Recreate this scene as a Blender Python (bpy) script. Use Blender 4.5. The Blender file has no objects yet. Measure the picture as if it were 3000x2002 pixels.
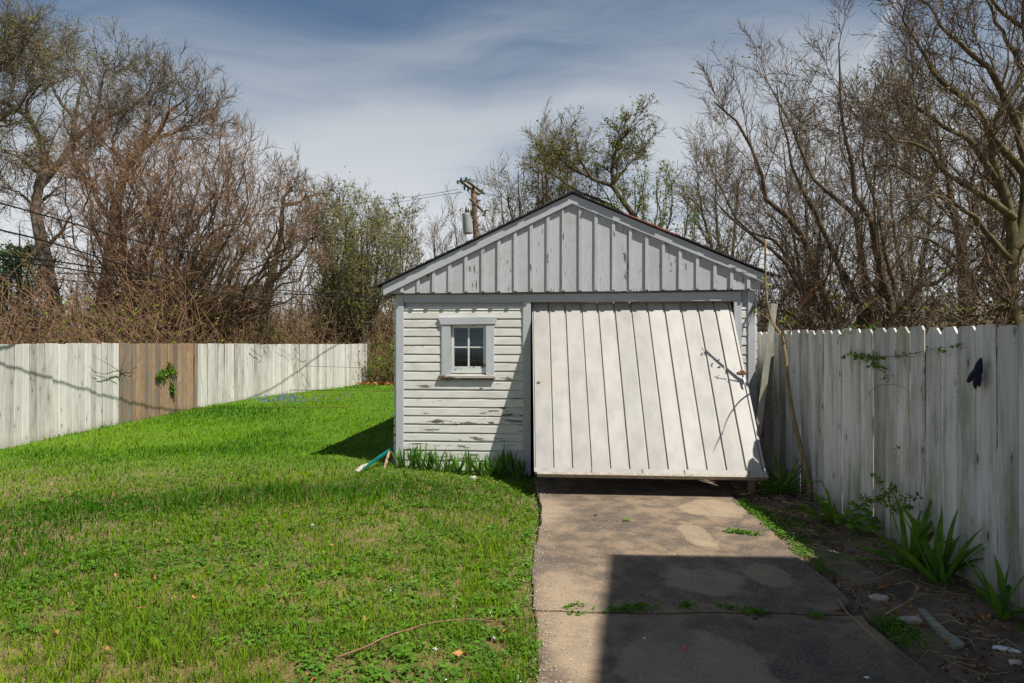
import bpy, math, random
import numpy as np
from mathutils import Vector
sc = bpy.context.scene
COL = sc.collection
# ---------------------------------------------------------------- camera
F = 24.0 / 36.0 * 2350.0
HZ = 778.0
CX = 1175.0
CAMZ = 1.68
cam_d = bpy.data.cameras.new("camera")
cam = bpy.data.objects.new("camera", cam_d)
COL.objects.link(cam)
cam.location = (0, 0, CAMZ)
cam.rotation_euler = (math.radians(90), 0, 0)
cam_d.lens = 24
cam_d.sensor_width = 36
cam_d.shift_y = -6.0 / 2350.0
cam_d.clip_end = 3000
sc.camera = cam
# ---------------------------------------------------------------- light
SUN = Vector((-0.47, 0.39, -1.0))
sun_d = bpy.data.lights.new("sun", 'SUN')
sun_d.energy = 4.6
sun_d.angle = math.radians(0.6)
sun_d.color = (1.0, 0.945, 0.86)
sun = bpy.data.objects.new("sun", sun_d)
COL.objects.link(sun)
sun.rotation_euler = SUN.to_track_quat('-Z', 'Y').to_euler()
world = bpy.data.worlds.new("World")
sc.world = world
world.use_nodes = True
sc.view_settings.view_transform = 'Standard'
sc.view_settings.look = 'None'
sc.view_settings.gamma = 1
sc.view_settings.use_curve_mapping = False
sc.view_settings.exposure = 0.64
sc.cycles.max_bounces = 6
sc.cycles.transparent_max_bounces = 8


class NT:
    def __init__(s, tree):
        s.t = tree
        tree.nodes.clear()

    def n(s, kind, **kw):
        nd = s.t.nodes.new('ShaderNode' + kind)
        for k, v in kw.items():
            if k.startswith('i_'):
                key = k[2:]
                key = int(key) if key.isdigit() else key.replace('_', ' ')
                s.put(nd, key, v)
            else:
                setattr(nd, k, v)
        return nd

    def put(s, nd, key, v):
        if isinstance(v, bpy.types.NodeSocket):
            s.t.links.new(v, nd.inputs[key])
        elif isinstance(v, bpy.types.Node):
            s.t.links.new(v.outputs[0], nd.inputs[key])
        else:
            nd.inputs[key].default_value = v

    def math(s, op, a, b=0.0, c=None, clamp=False):
        nd = s.n('Math', operation=op, use_clamp=clamp)
        s.put(nd, 0, a)
        s.put(nd, 1, b)
        if c is not None:
            s.put(nd, 2, c)
        return nd.outputs[0]

    def vmath(s, op, a, b=(0, 0, 0)):
        nd = s.n('VectorMath', operation=op)
        s.put(nd, 0, a)
        s.put(nd, 1, b)
        return nd.outputs[1] if op in ('DOT_PRODUCT', 'LENGTH', 'DISTANCE') else nd.outputs[0]

    def mix(s, f, a, b, blend='MIX'):
        nd = s.n('Mix', data_type='RGBA', blend_type=blend)
        s.put(nd, 0, f)
        s.put(nd, 6, a)
        s.put(nd, 7, b)
        return nd.outputs[2]

    def ramp(s, f, lo, hi, a=0.0, b=1.0):
        nd = s.n('MapRange', interpolation_type='SMOOTHSTEP')
        s.put(nd, 0, f)
        s.put(nd, 1, lo)
        s.put(nd, 2, hi)
        s.put(nd, 3, a)
        s.put(nd, 4, b)
        return nd.outputs[0]

    def noise(s, vec, scale=5, detail=4, rough=0.55, dist=0.0, dim='3D', w=0.0):
        nd = s.n('TexNoise', noise_dimensions=dim)
        s.put(nd, 'Vector', vec)
        s.put(nd, 'Scale', scale)
        s.put(nd, 'Detail', detail)
        s.put(nd, 'Roughness', rough)
        s.put(nd, 'Distortion', dist)
        return nd.outputs[0]

    def scalev(s, vec, sx, sy, sz, off=(0, 0, 0)):
        nd = s.n('Mapping')
        s.put(nd, 0, vec)
        nd.inputs['Scale'].default_value = (sx, sy, sz)
        nd.inputs['Location'].default_value = off
        return nd.outputs[0]


def rgb(*c):
    return (c[0], c[1], c[2], 1.0)


# sky: clear Nishita sky with thin cirrus
w = NT(world.node_tree)
tc = w.n('TexCoord').outputs['Generated']
sky = w.n('TexSky', sky_type='NISHITA', sun_disc=False)
sky.sun_elevation = math.radians(58.6)
sky.sun_rotation = math.radians(129.7)
sky.air_density = 1.0
sky.dust_density = 0.6
sky.ozone_density = 2.5
sep = w.n('SeparateXYZ')
w.put(sep, 0, tc)
el = sep.outputs[2]
# cirrus pattern on a plane far overhead (x/z, y/z) so that streaks keep their perspective
zc = w.math('MAXIMUM', w.math('ADD', el, 0.22), 0.05)
px_ = w.math('DIVIDE', sep.outputs[0], zc)
py_ = w.math('DIVIDE', sep.outputs[1], zc)
pl = w.n('CombineXYZ')
w.put(pl, 0, px_)
w.put(pl, 1, py_)
rot = w.n('Mapping')
w.put(rot, 0, pl.outputs[0])
rot.inputs['Rotation'].default_value = (0, 0, math.radians(-32))
rot.inputs['Scale'].default_value = (0.35, 1.0, 1.0)
rot.inputs['Location'].default_value = (2.15, 0.35, 0)
warp = w.noise(pl.outputs[0], 0.8, 3, 0.5)
wv = w.n('CombineXYZ')
w.put(wv, 0, w.math('MULTIPLY', warp, 0.9))
w.put(wv, 1, w.math('MULTIPLY', warp, 0.9))
vv = w.vmath('ADD', rot.outputs[0], wv.outputs[0])
big = w.noise(vv, 0.95, 2, 0.5)
fine = w.math('ADD', w.math('MULTIPLY', w.noise(vv, 2.8, 8, 0.6, 0.3), 0.75), w.math('MULTIPLY', w.noise(w.scalev(vv, 1.0, 2.0, 1.0), 4.0, 7, 0.65, 0.2), 0.25))
cm = w.math('ADD', w.math('MULTIPLY', big, 0.75), w.math('MULTIPLY', fine, 0.35))
# veil thickens towards the horizon
veil = w.ramp(el, 0.02, 0.50, 0.34, 0.0)
cm = w.math('ADD', cm, veil)
mask = w.ramp(cm, 0.49, 0.78, 0.08, 0.95)
cloud_col = w.mix(w.ramp(el, 0.0, 0.5), rgb(6.8, 7.0, 7.2), rgb(3.7, 4.1, 4.6))
blue = w.mix(1.0, sky.outputs[0], rgb(0.46, 0.61, 0.67), 'MULTIPLY')
skyc = w.mix(mask, blue, cloud_col)
# fading contrail: a thin band along one great circle
cn = w.vmath('DOT_PRODUCT', tc, (0.8385, -0.229, -0.494))
band = w.ramp(w.math('ABSOLUTE', w.math('ADD', cn, w.math('MULTIPLY', w.math('SUBTRACT', fine, 0.5), 0.004))), 0.001, 0.009, 1.0, 0.0)
band = w.math('MULTIPLY', band, w.math('MULTIPLY', w.ramp(sep.outputs[2], 0.31, 0.38), w.ramp(sep.outputs[0], 0.2, 0.3)))
skyc = w.mix(w.math('MULTIPLY', band, 0.45), skyc, rgb(5.4, 5.6, 6.0))
bg = w.n('Background')
w.put(bg, 0, skyc)
bg.inputs[1].default_value = 0.075
wo = w.n('OutputWorld')
w.put(wo, 0, bg)

# ---------------------------------------------------------------- mesh helpers
rng = np.random.default_rng(7)
random.seed(7)


def npmesh(name, V, quads=None, tris=None, smooth=False):
    me = bpy.data.meshes.new(name)
    V = np.asarray(V, dtype=np.float32).reshape(-1, 3)
    lv, ls, c = [], [], 0
    if quads is not None and len(quads):
        q = np.asarray(quads, dtype=np.int32).reshape(-1, 4)
        lv.append(q.ravel())
        ls.append(np.arange(len(q)) * 4 + c)
        c += q.size
    if tris is not None and len(tris):
        q = np.asarray(tris, dtype=np.int32).reshape(-1, 3)
        lv.append(q.ravel())
        ls.append(np.arange(len(q)) * 3 + c)
        c += q.size
    lv = np.concatenate(lv).astype(np.int32)
    ls = np.concatenate(ls).astype(np.int32)
    me.vertices.add(len(V))
    me.vertices.foreach_set('co', V.ravel())
    me.loops.add(len(lv))
    me.loops.foreach_set('vertex_index', lv)
    me.polygons.add(len(ls))
    me.polygons.foreach_set('loop_start', ls)
    if smooth:
        me.polygons.foreach_set('use_smooth', np.ones(len(ls), dtype=bool))
    me.update(calc_edges=True)
    return me


def link(name, me, mat=None, parent=None, loc=None):
    o = bpy.data.objects.new(name, me)
    COL.objects.link(o)
    if mat is not None and me is not None and len(me.materials) == 0:
        me.materials.append(mat)
    if parent is not None:
        o.parent = parent
    if loc is not None:
        o.location = loc
    return o


def tag(o, label=None, cat=None, group=None, kind=None):
    if label:
        o['label'] = label
    if cat:
        o['category'] = cat
    if group:
        o['group'] = group
    if kind:
        o['kind'] = kind
    return o


def empty(name, loc=(0, 0, 0), rz=0.0):
    o = bpy.data.objects.new(name, None)
    COL.objects.link(o)
    o.location = loc
    o.rotation_euler = (0, 0, rz)
    return o


class MB:
    def __init__(s):
        s.v, s.f = [], []

    def poly(s, pts):
        b = len(s.v)
        s.v += [tuple(p) for p in pts]
        s.f.append(tuple(range(b, b + len(pts))))

    def box(s, x0, x1, y0, y1, z0, z1):
        b = len(s.v)
        s.v += [(x0, y0, z0), (x1, y0, z0), (x1, y1, z0), (x0, y1, z0), (x0, y0, z1), (x1, y0, z1), (x1, y1, z1), (x0, y1, z1)]
        s.f += [tuple(b + i for i in q) for q in ((0, 3, 2, 1), (4, 5, 6, 7), (0, 1, 5, 4), (1, 2, 6, 5), (2, 3, 7, 6), (3, 0, 4, 7))]
        return s

    def prism(s, prof, a, b, fn):
        """prof: list of 2D points, extruded from a to b; fn(p, t) -> 3D"""
        n = len(prof)
        k = len(s.v)
        s.v += [tuple(fn(p, a)) for p in prof] + [tuple(fn(p, b)) for p in prof]
        s.f.append(tuple(k + i for i in range(n))[::-1])
        s.f.append(tuple(k + n + i for i in range(n)))
        for i in range(n):
            j = (i + 1) % n
            s.f.append((k + i, k + j, k + n + j, k + n + i))
        return s

    def tube(s, pts, rad, n=6, cap=True):
        P = np.array(pts, dtype=float)[None]
        R = np.array(rad, dtype=float)[None] if np.ndim(rad) else np.full((1, len(pts)), rad)
        V, Q = tubes(P, R, n)
        b = len(s.v)
        s.v += [tuple(x) for x in V]
        s.f += [tuple(int(i) + b for i in q) for q in Q]
        if cap:
            s.f.append(tuple(b + i for i in range(n)))
            s.f.append(tuple(b + len(V) - n + i for i in range(n))[::-1])
        return s

    def mesh(s, name, bevel=0.0, smooth=False):
        me = bpy.data.meshes.new(name)
        me.from_pydata(s.v, [], s.f)
        me.update()
        if smooth:
            me.polygons.foreach_set('use_smooth', np.ones(len(me.polygons), dtype=bool))
        return me

    def build(s, name, mat, parent=None, loc=None, smooth=False):
        o = link(name, s.mesh(name, smooth=smooth), mat, parent, loc)
        fixn(o.data)
        return o


import bmesh


def fixn(me):
    bm = bmesh.new()
    bm.from_mesh(me)
    bmesh.ops.recalc_face_normals(bm, faces=bm.faces)
    bm.to_mesh(me)
    bm.free()


def tubes(P, R, n=3):
    N, K, _ = P.shape
    T = np.gradient(P, axis=1)
    T /= np.linalg.norm(T, axis=2, keepdims=True) + 1e-9
    a = np.array([0.31, 0.52, 0.795])
    m = np.abs((T * a).sum(2)).max(1) > 0.93
    A = np.where(m[:, None, None], np.array([0.9, -0.3, 0.1]), a)
    U = np.cross(T, np.broadcast_to(A, T.shape))
    U /= np.linalg.norm(U, axis=2, keepdims=True) + 1e-9
    W = np.cross(T, U)
    ang = np.arange(n) * 2 * np.pi / n
    V = P[:, :, None, :] + R[:, :, None, None] * (np.cos(ang)[None, None, :, None] * U[:, :, None, :] + np.sin(ang)[None, None, :, None] * W[:, :, None, :])
    idx = np.arange(N * K * n).reshape(N, K, n)
    a0 = idx[:, :-1, :]
    b0 = np.roll(idx, -1, axis=2)[:, :-1, :]
    a1 = idx[:, 1:, :]
    b1 = np.roll(idx, -1, axis=2)[:, 1:, :]
    Q = np.stack([a0, b0, b1, a1], axis=-1).reshape(-1, 4)
    return V.reshape(-1, 3), Q


def ribbons(P, R, g):
    """very thin far twigs: one narrow strip each"""
    N, K, _ = P.shape
    T = P[:, -1] - P[:, 0]
    S = np.cross(T, g.normal(size=(N, 3)))
    S /= np.linalg.norm(S, axis=1, keepdims=True) + 1e-9
    V = np.stack([P - S[:, None] * R[..., None] * 1.2, P + S[:, None] * R[..., None] * 1.2], 2)
    i = np.arange(N * K * 2).reshape(N, K, 2)
    Q = np.stack([i[:, :-1, 0], i[:, :-1, 1], i[:, 1:, 1], i[:, 1:, 0]], -1).reshape(-1, 4)
    return V.reshape(-1, 3), Q


def merge(parts):
    Vs, Qs, c = [], [], 0
    for V, Q in parts:
        Vs.append(V)
        Qs.append(Q + c)
        c += len(V)
    return np.concatenate(Vs), np.concatenate(Qs)


def at(px, py, D):
    """point seen at picture position (px, py) at distance D in front of the camera"""
    return np.array([(px - CX) / F * D, D, CAMZ + (HZ - py) / F * D])


def onground(px, py, z=-0.04):
    D = (CAMZ - z) * F / (py - HZ)
    return np.array([(px - CX) / F * D, D, z])


def catmull(pts, K):
    P = np.array(pts, dtype=float)
    if len(P) == 2:
        t = np.linspace(0, 1, K)[:, None]
        return P[0] * (1 - t) + P[1] * t
    Q = np.vstack([2 * P[0] - P[1], P, 2 * P[-1] - P[-2]])
    d = np.concatenate([[0], np.cumsum(np.linalg.norm(np.diff(P[:, :3], axis=0), axis=1))])
    u = np.interp(np.linspace(0, d[-1], K), d, np.arange(len(P)))
    out = []
    for x in u:
        i = min(int(x), len(P) - 2)
        t = x - i
        p0, p1, p2, p3 = Q[i], Q[i + 1], Q[i + 2], Q[i + 3]
        out.append(0.5 * ((2 * p1) + (-p0 + p2) * t + (2 * p0 - 5 * p1 + 4 * p2 - p3) * t * t + (-p0 + 3 * p1 - 3 * p2 + p3) * t ** 3))
    return np.array(out)


def sstep(x, a, b):
    t = np.clip((x - a) / (b - a), 0, 1)
    return t * t * (3 - 2 * t)


def vnoise(x, y, s=1.0, seed=0):
    """smooth value noise, vectorised, 0..1"""
    x = np.asarray(x, dtype=float) * s + seed * 17.3
    y = np.asarray(y, dtype=float) * s + seed * 9.1
    xi, yi = np.floor(x), np.floor(y)
    fx, fy = x - xi, y - yi
    fx = fx * fx * (3 - 2 * fx)
    fy = fy * fy * (3 - 2 * fy)

    def h(a, b):
        v = np.sin(a * 127.1 + b * 311.7) * 43758.5453
        return v - np.floor(v)
    return (h(xi, yi) * (1 - fx) + h(xi + 1, yi) * fx) * (1 - fy) + (h(xi, yi + 1) * (1 - fx) + h(xi + 1, yi + 1) * fx) * fy


def gz(x, y):
    """height of the ground"""
    x = np.asarray(x, dtype=float)
    y = np.asarray(y, dtype=float)
    z = -0.055 + 0.10 * sstep(-x, 0.05, 1.6) - 0.12 * sstep(y, 15, 30)
    z = z + 0.03 * (vnoise(x, y, 0.5, 1) - 0.5) * sstep(-x, 0.3, 1.5) + 0.012 * (vnoise(x, y, 3.0, 2) - 0.5)
    z = z + 0.02 * sstep(x, 2.6, 3.2)
    z = z - 0.05 * (sstep(x, 0.12, 0.3) * (1 - sstep(x, 2.1, 2.3))) * (1 - sstep(y, 8.9, 9.3))
    return z


# ---------------------------------------------------------------- materials
def newmat(name):
    m = bpy.data.materials.new(name)
    m.use_nodes = True
    t = NT(m.node_tree)
    out = t.n('OutputMaterial')
    return m, t, out


def finish(t, out, col, rough=0.8, bump=None, bstr=0.3, bdist=0.01, metal=0.0, spec=0.3):
    p = t.n('BsdfPrincipled')
    t.put(p, 'Base Color', col)
    t.put(p, 'Roughness', rough)
    t.put(p, 'Metallic', metal)
    t.put(p, 'Specular IOR Level', spec)
    if bump is not None:
        b = t.n('Bump')
        t.put(b, 'Height', bump)
        b.inputs['Strength'].default_value = bstr
        b.inputs['Distance'].default_value = bdist
        t.put(p, 'Normal', b)
    t.put(out, 0, p)
    return p


def objcoord(t, spread=23.0):
    tcn = t.n('TexCoord').outputs['Object']
    oi = t.n('ObjectInfo').outputs['Random']
    cv = t.n('CombineXYZ')
    t.put(cv, 0, t.math('MULTIPLY', oi, spread))
    t.put(cv, 1, t.math('MULTIPLY', oi, spread * 1.7))
    t.put(cv, 2, t.math('MULTIPLY', oi, spread * 2.3))
    return t.vmath('ADD', tcn, cv.outputs[0]), oi


def simple(name, c, rough=0.8, var=0.25, scale=20, spec=0.3, metal=0.0, bstr=0.2):
    m, t, out = newmat(name)
    v, oi = objcoord(t)
    n = t.noise(v, scale, 4)
    f = t.ramp(n, 0.25, 0.75, 1 - var, 1 + var)
    f = t.math('MULTIPLY', f, t.math('ADD', 0.92, t.math('MULTIPLY', oi, 0.16)))
    cc = t.n('CombineColor')
    for i in range(3):
        t.put(cc, i, t.math('MULTIPLY', f, c[i]))
    finish(t, out, cc, rough, n, bstr, 0.005, metal, spec)
    return m


def paintwood(name, base, shade, wood, peel=0.60, stretch=(3, 3, 30), pscale=1.0, dirt=0.25, bare=(0.05, 0.04, 0.03), zbias=None, rough=0.65, bstr=0.35):
    """old paint on wood: brush grain, flaking spots with a dark rim, faint dirt"""
    m, t, out = newmat(name)
    v, oi = objcoord(t)
    sv = t.scalev(v, *stretch)
    grain = t.noise(sv, 2.2, 5, 0.6)
    sv2 = t.scalev(v, *(s * 0.8 * pscale for s in stretch))
    pn = t.math('ADD', t.math('MULTIPLY', t.noise(sv2, 1.1, 6, 0.62, 0.4), 0.75), t.math('MULTIPLY', t.noise(v, 1.6, 2), 0.25))
    th = peel
    if zbias is not None:
        z = t.n('SeparateXYZ')
        t.put(z, 0, t.n('TexCoord').outputs['Object'])
        th = t.math('ADD', peel, t.ramp(z.outputs[2], zbias[0], zbias[1], 0.0, zbias[2]))
    d = t.math('SUBTRACT', pn, th)
    pm = t.ramp(d, 0.0, 0.015)
    rim = t.math('MULTIPLY', t.ramp(d, -0.018, 0.0), t.ramp(d, 0.02, 0.05, 1.0, 0.0))
    dn = t.noise(v, 2.3, 5, 0.6)
    c = t.mix(t.ramp(grain, 0.3, 0.8), base, shade)
    c = t.mix(t.math('MULTIPLY', t.ramp(dn, 0.48, 0.75), dirt), c, rgb(0.30, 0.27, 0.20))
    val = t.math('ADD', 0.93, t.math('MULTIPLY', oi, 0.12))
    mm = t.n('HueSaturation')
    t.put(mm, 'Value', val)
    t.put(mm, 'Color', c)
    wc = t.mix(t.ramp(grain, 0.35, 0.7), wood, rgb(wood[0] * 0.5, wood[1] * 0.48, wood[2] * 0.45))
    c = t.mix(pm, mm.outputs[0], wc)
    c = t.mix(t.math('MULTIPLY', rim, 0.75), c, rgb(*bare))
    h = t.math('SUBTRACT', t.math('MULTIPLY', grain, 0.35), t.math('MULTIPLY', pm, 0.8))
    finish(t, out, c, rough, h, bstr, 0.006, 0, 0.3)
    return m


def fencewood(name, base, stain, knotc, stainamt, algae=0.0, rough=0.8, bright=0.25, tint=None):
    m, t, out = newmat(name)
    v, oi = objcoord(t, 31)
    g = t.noise(t.scalev(v, 28, 28, 1.6), 1.0, 6, 0.62, 0.5)
    st = t.noise(t.scalev(v, 9, 9, 1.1), 1.0, 5, 0.65)
    blotch = t.noise(t.scalev(v, 3, 3, 1.3), 1.3, 4, 0.6)
    vo = t.n('TexVoronoi', feature='F1')
    wv = t.scalev(v, 9.0, 9.0, 3.6)
    t.put(vo, 'Vector', wv)
    vo.inputs['Scale'].default_value = 0.9
    vo.inputs['Randomness'].default_value = 1.0
    kd = vo.outputs['Distance']
    ring = t.math('SINE', t.math('MULTIPLY', kd, 55.0))
    knot = t.ramp(kd, 0.07, 0.15, 1.0, 0.0)
    halo = t.ramp(kd, 0.15, 0.50, 1.0, 0.0)
    wn = t.n('TexWhiteNoise', noise_dimensions='1D')
    t.put(wn, 'W', t.math('MULTIPLY', oi, 91.7))
    r2 = wn.outputs[0]
    amt = t.math('ADD', stainamt, t.math('MULTIPLY', t.math('SUBTRACT', r2, 0.5), bright))
    f = t.math('ADD', t.math('MULTIPLY', st, 0.7), t.math('MULTIPLY', blotch, 0.5))
    f = t.ramp(t.math('ADD', f, amt), 0.52, 0.98)
    c = t.mix(f, base, stain)
    c = t.mix(t.math('MULTIPLY', t.ramp(g, 0.45, 0.75), 0.45), c, rgb(stain[0] * 0.7, stain[1] * 0.7, stain[2] * 0.68))
    if tint is not None:
        c = t.mix(t.math('MULTIPLY', t.ramp(t.noise(v, 7.0, 3), 0.4, 0.7), 0.7), c, tint)
    if algae > 0:
        a = t.noise(t.scalev(v, 5, 5, 0.9, (7, 3, 1)), 1.2, 5, 0.6)
        c = t.mix(t.math('MULTIPLY', t.ramp(a, 0.45, 0.75), algae), c, rgb(0.20, 0.23, 0.12))
    c = t.mix(t.math('MULTIPLY', halo, t.math('MULTIPLY', t.ramp(ring, -0.3, 0.8), 0.25)), c, knotc)
    c = t.mix(t.math('MULTIPLY', knot, 0.8), c, knotc)
    mm = t.n('HueSaturation')
    t.put(mm, 'Value', t.math('ADD', 0.80, t.math('MULTIPLY', oi, 0.30)))
    t.put(mm, 'Color', c)
    # greenish damp foot
    zz = t.n('SeparateXYZ')
    t.put(zz, 0, t.n('TexCoord').outputs['Object'])
    foot = t.math('MULTIPLY', t.ramp(t.math('ADD', zz.outputs[2], t.math('MULTIPLY', st, 0.25)), 0.12, 0.42, 1.0, 0.0), 0.55)
    c = t.mix(foot, mm.outputs[0], rgb(0.16, 0.15, 0.10))
    h = t.math('SUBTRACT', t.math('MULTIPLY', g, 0.6), t.math('MULTIPLY', knot, 0.5))
    finish(t, out, c, rough, h, 0.4, 0.006)
    return m


M = {}
M['siding'] = paintwood('siding_paint', rgb(0.61, 0.61, 0.565), rgb(0.52, 0.52, 0.485), rgb(0.24, 0.20, 0.17), 0.580, (3.5, 12, 22), 1.0, 0.35, zbias=(0.5, 1.35, 0.07))
M['trim'] = paintwood('trim_paint', rgb(0.45, 0.475, 0.50), rgb(0.39, 0.41, 0.43), rgb(0.24, 0.20, 0.16), 0.66, (9, 9, 2.5), 1.0, 0.2)
M['trimh'] = paintwood('trim_paint_level', rgb(0.44, 0.465, 0.49), rgb(0.38, 0.40, 0.42), rgb(0.24, 0.20, 0.16), 0.68, (2.5, 9, 12), 1.0, 0.2)
M['gable'] = paintwood('gable_paint', rgb(0.46, 0.475, 0.495), rgb(0.38, 0.39, 0.41), rgb(0.27, 0.21, 0.16), 0.618, (26, 26, 5.0), 1.0, 0.3)
M['sill'] = paintwood('sill_paint', rgb(0.48, 0.47, 0.43), rgb(0.40, 0.38, 0.33), rgb(0.26, 0.16, 0.10), 0.50, (3, 12, 14), 1.0, 0.4)
M['sash'] = paintwood('sash_paint', rgb(0.62, 0.66, 0.64), rgb(0.54, 0.57, 0.55), rgb(0.30, 0.24, 0.19), 0.60, (12, 12, 12), 1.0, 0.3)
m, t, out = newmat('door_enamel')
v, oi = objcoord(t)
tcn = t.n('TexCoord').outputs['Object']
n1 = t.noise(t.scalev(v, 4, 4, 0.8), 1.5, 5, 0.6)
n2 = t.noise(v, 1.3, 4, 0.6)
n3 = t.noise(v, 55, 2)
c = t.mix(t.ramp(n1, 0.3, 0.8), rgb(0.36, 0.348, 0.322), rgb(0.27, 0.262, 0.248))
c = t.mix(t.math('MULTIPLY', t.ramp(n2, 0.5, 0.75), 0.3), c, rgb(0.25, 0.22, 0.18))
c = t.mix(t.math('MULTIPLY', t.ramp(n3, 0.70, 0.76), 0.5), c, rgb(0.3, 0.22, 0.14))
# rusty smudge where hands used to push
dd = t.vmath('DISTANCE', tcn, (0.30, -0.70, 1.27))
dd = t.math('ADD', dd, t.math('MULTIPLY', n1, 0.25))
hv = t.n('HueSaturation')
t.put(hv, 'Value', t.math('ADD', 0.90, t.math('MULTIPLY', oi, 0.20)))
t.put(hv, 'Color', c)
c = hv.outputs[0]
c = t.mix(t.math('MULTIPLY', t.ramp(dd, 0.13, 0.42, 1, 0), 0.50), c, rgb(0.36, 0.28, 0.18))
finish(t, out, c, 0.5, n1, 0.15, 0.01, 0, 0.4)
M['door'] = m
M['lfence'] = fencewood('whitewashed_planks', rgb(0.63, 0.605, 0.575), rgb(0.33, 0.295, 0.245), rgb(0.15, 0.12, 0.10), -0.04, 0.0, bright=0.42)
M['bfence'] = fencewood('bare_brown_planks', rgb(0.34, 0.235, 0.15), rgb(0.19, 0.17, 0.15), rgb(0.46, 0.31, 0.20), 0.06, 0.0, bright=0.7, tint=rgb(0.27, 0.145, 0.08))
M['rfence'] = fencewood('weathered_white_pickets', rgb(0.58, 0.58, 0.575), rgb(0.22, 0.215, 0.165), rgb(0.07, 0.06, 0.04), 0.03, 0.9, bright=0.55)
M['oldwood'] = simple('grey_old_wood', (0.20, 0.17, 0.14), 0.9, 0.4, 14)
M['stake'] = simple('brown_stake_wood', (0.30, 0.19, 0.12), 0.9, 0.3, 14)
M['shingle'] = simple('dark_shingles', (0.035, 0.035, 0.038), 0.95, 0.5, 60, bstr=0.5)
M['rust'] = simple('rusty_metal', (0.22, 0.09, 0.04), 0.8, 0.5, 60)
M['rustleaf'] = simple('rusty_flashing', (0.26, 0.10, 0.07), 0.8, 0.5, 30)
M['steel'] = simple('galvanised_steel', (0.45, 0.47, 0.46), 0.45, 0.2, 40, 0.5, 0.6)
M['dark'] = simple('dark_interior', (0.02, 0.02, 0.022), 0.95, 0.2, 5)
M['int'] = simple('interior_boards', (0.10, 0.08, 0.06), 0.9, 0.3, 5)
M['teal'] = simple('teal_paint', (0.0, 0.12, 0.10), 0.4, 0.2, 12, 0.5)
M['barkbrown'] = simple('brown_bark', (0.13, 0.088, 0.06), 0.95, 0.4, 9, bstr=0.6)
M['barkdark'] = simple('dark_bark', (0.105, 0.082, 0.052), 0.95, 0.4, 9, bstr=0.6)
M['barkmoss'] = simple('mossy_bark', (0.095, 0.082, 0.035), 0.95, 0.45, 7, bstr=0.6)
M['barkgrey'] = simple('grey_bark', (0.14, 0.12, 0.095), 0.95, 0.4, 8, bstr=0.6)
M['twigred'] = simple('reddish_twigs', (0.175, 0.105, 0.058), 0.9, 0.3, 3)
M['twigdark'] = simple('dark_twigs', (0.125, 0.092, 0.06), 0.9, 0.3, 3)
M['twiggrey'] = simple('grey_twigs', (0.15, 0.118, 0.08), 0.9, 0.3, 3)
M['cable'] = simple('black_cable', (0.012, 0.012, 0.013), 0.6, 0.1, 3)
M['pole'] = simple('pole_wood', (0.17, 0.105, 0.065), 0.9, 0.35, 7)
M['arm'] = simple('mossy_crossarm', (0.15, 0.14, 0.09), 0.9, 0.35, 9)
M['greypole'] = simple('grey_pole_wood', (0.13, 0.125, 0.12), 0.9, 0.2, 7)
M['transformer'] = simple('transformer_paint', (0.36, 0.40, 0.39), 0.45, 0.1, 7, 0.5)
M['insul'] = simple('teal_insulator', (0.02, 0.12, 0.14), 0.3, 0.1, 7, 0.5)
M['glove'] = simple('navy_knit', (0.012, 0.012, 0.028), 0.95, 0.4, 120, bstr=0.6)
M['white'] = simple('white_litter', (0.65, 0.66, 0.70), 0.7, 0.15, 20)
M['pink'] = simple('pink_plastic', (0.70, 0.08, 0.16), 0.4, 0.1, 20, 0.5)
M['stone'] = simple('pale_stone', (0.38, 0.34, 0.29), 0.9, 0.25, 25)
M['straw'] = simple('dry_stick', (0.32, 0.24, 0.15), 0.9, 0.25, 25)
M['redstick'] = simple('reddish_stick', (0.24, 0.12, 0.08), 0.9, 0.25, 25)
M['redshoot'] = simple('orange_red_shoot', (0.36, 0.10, 0.05), 0.7, 0.2, 12)
M['sapbark'] = simple('olive_sapling_bark', (0.21, 0.16, 0.085), 0.85, 0.3, 14)
M['housewall'] = simple('house_wall_paint', (0.62, 0.62, 0.60), 0.8, 0.05, 3)
M['houseroof'] = simple('house_roof', (0.11, 0.09, 0.085), 0.9, 0.2, 6)
M['redroof'] = simple('red_roof', (0.22, 0.09, 0.05), 0.9, 0.2, 6)
M['paleboard'] = simple('rotten_pale_board', (0.22, 0.215, 0.165), 0.9, 0.35, 22)
M['black'] = simple('black_plastic', (0.015, 0.017, 0.02), 0.5, 0.2, 22)

m, t, out = newmat('window_glass')
g = t.n('BsdfGlossy')
g.inputs['Roughness'].default_value = 0.06
g.inputs['Color'].default_value = rgb(0.75, 0.85, 0.95)
tr = t.n('BsdfTransparent')
tr.inputs[0].default_value = rgb(0.62, 0.68, 0.70)
ms = t.n('MixShader')
fr = t.n('Fresnel')
fr.inputs[0].default_value = 1.5
t.put(ms, 0, fr)
t.put(ms, 1, tr)
t.put(ms, 2, g)
t.put(out, 0, ms)
M['glass'] = m


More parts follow.
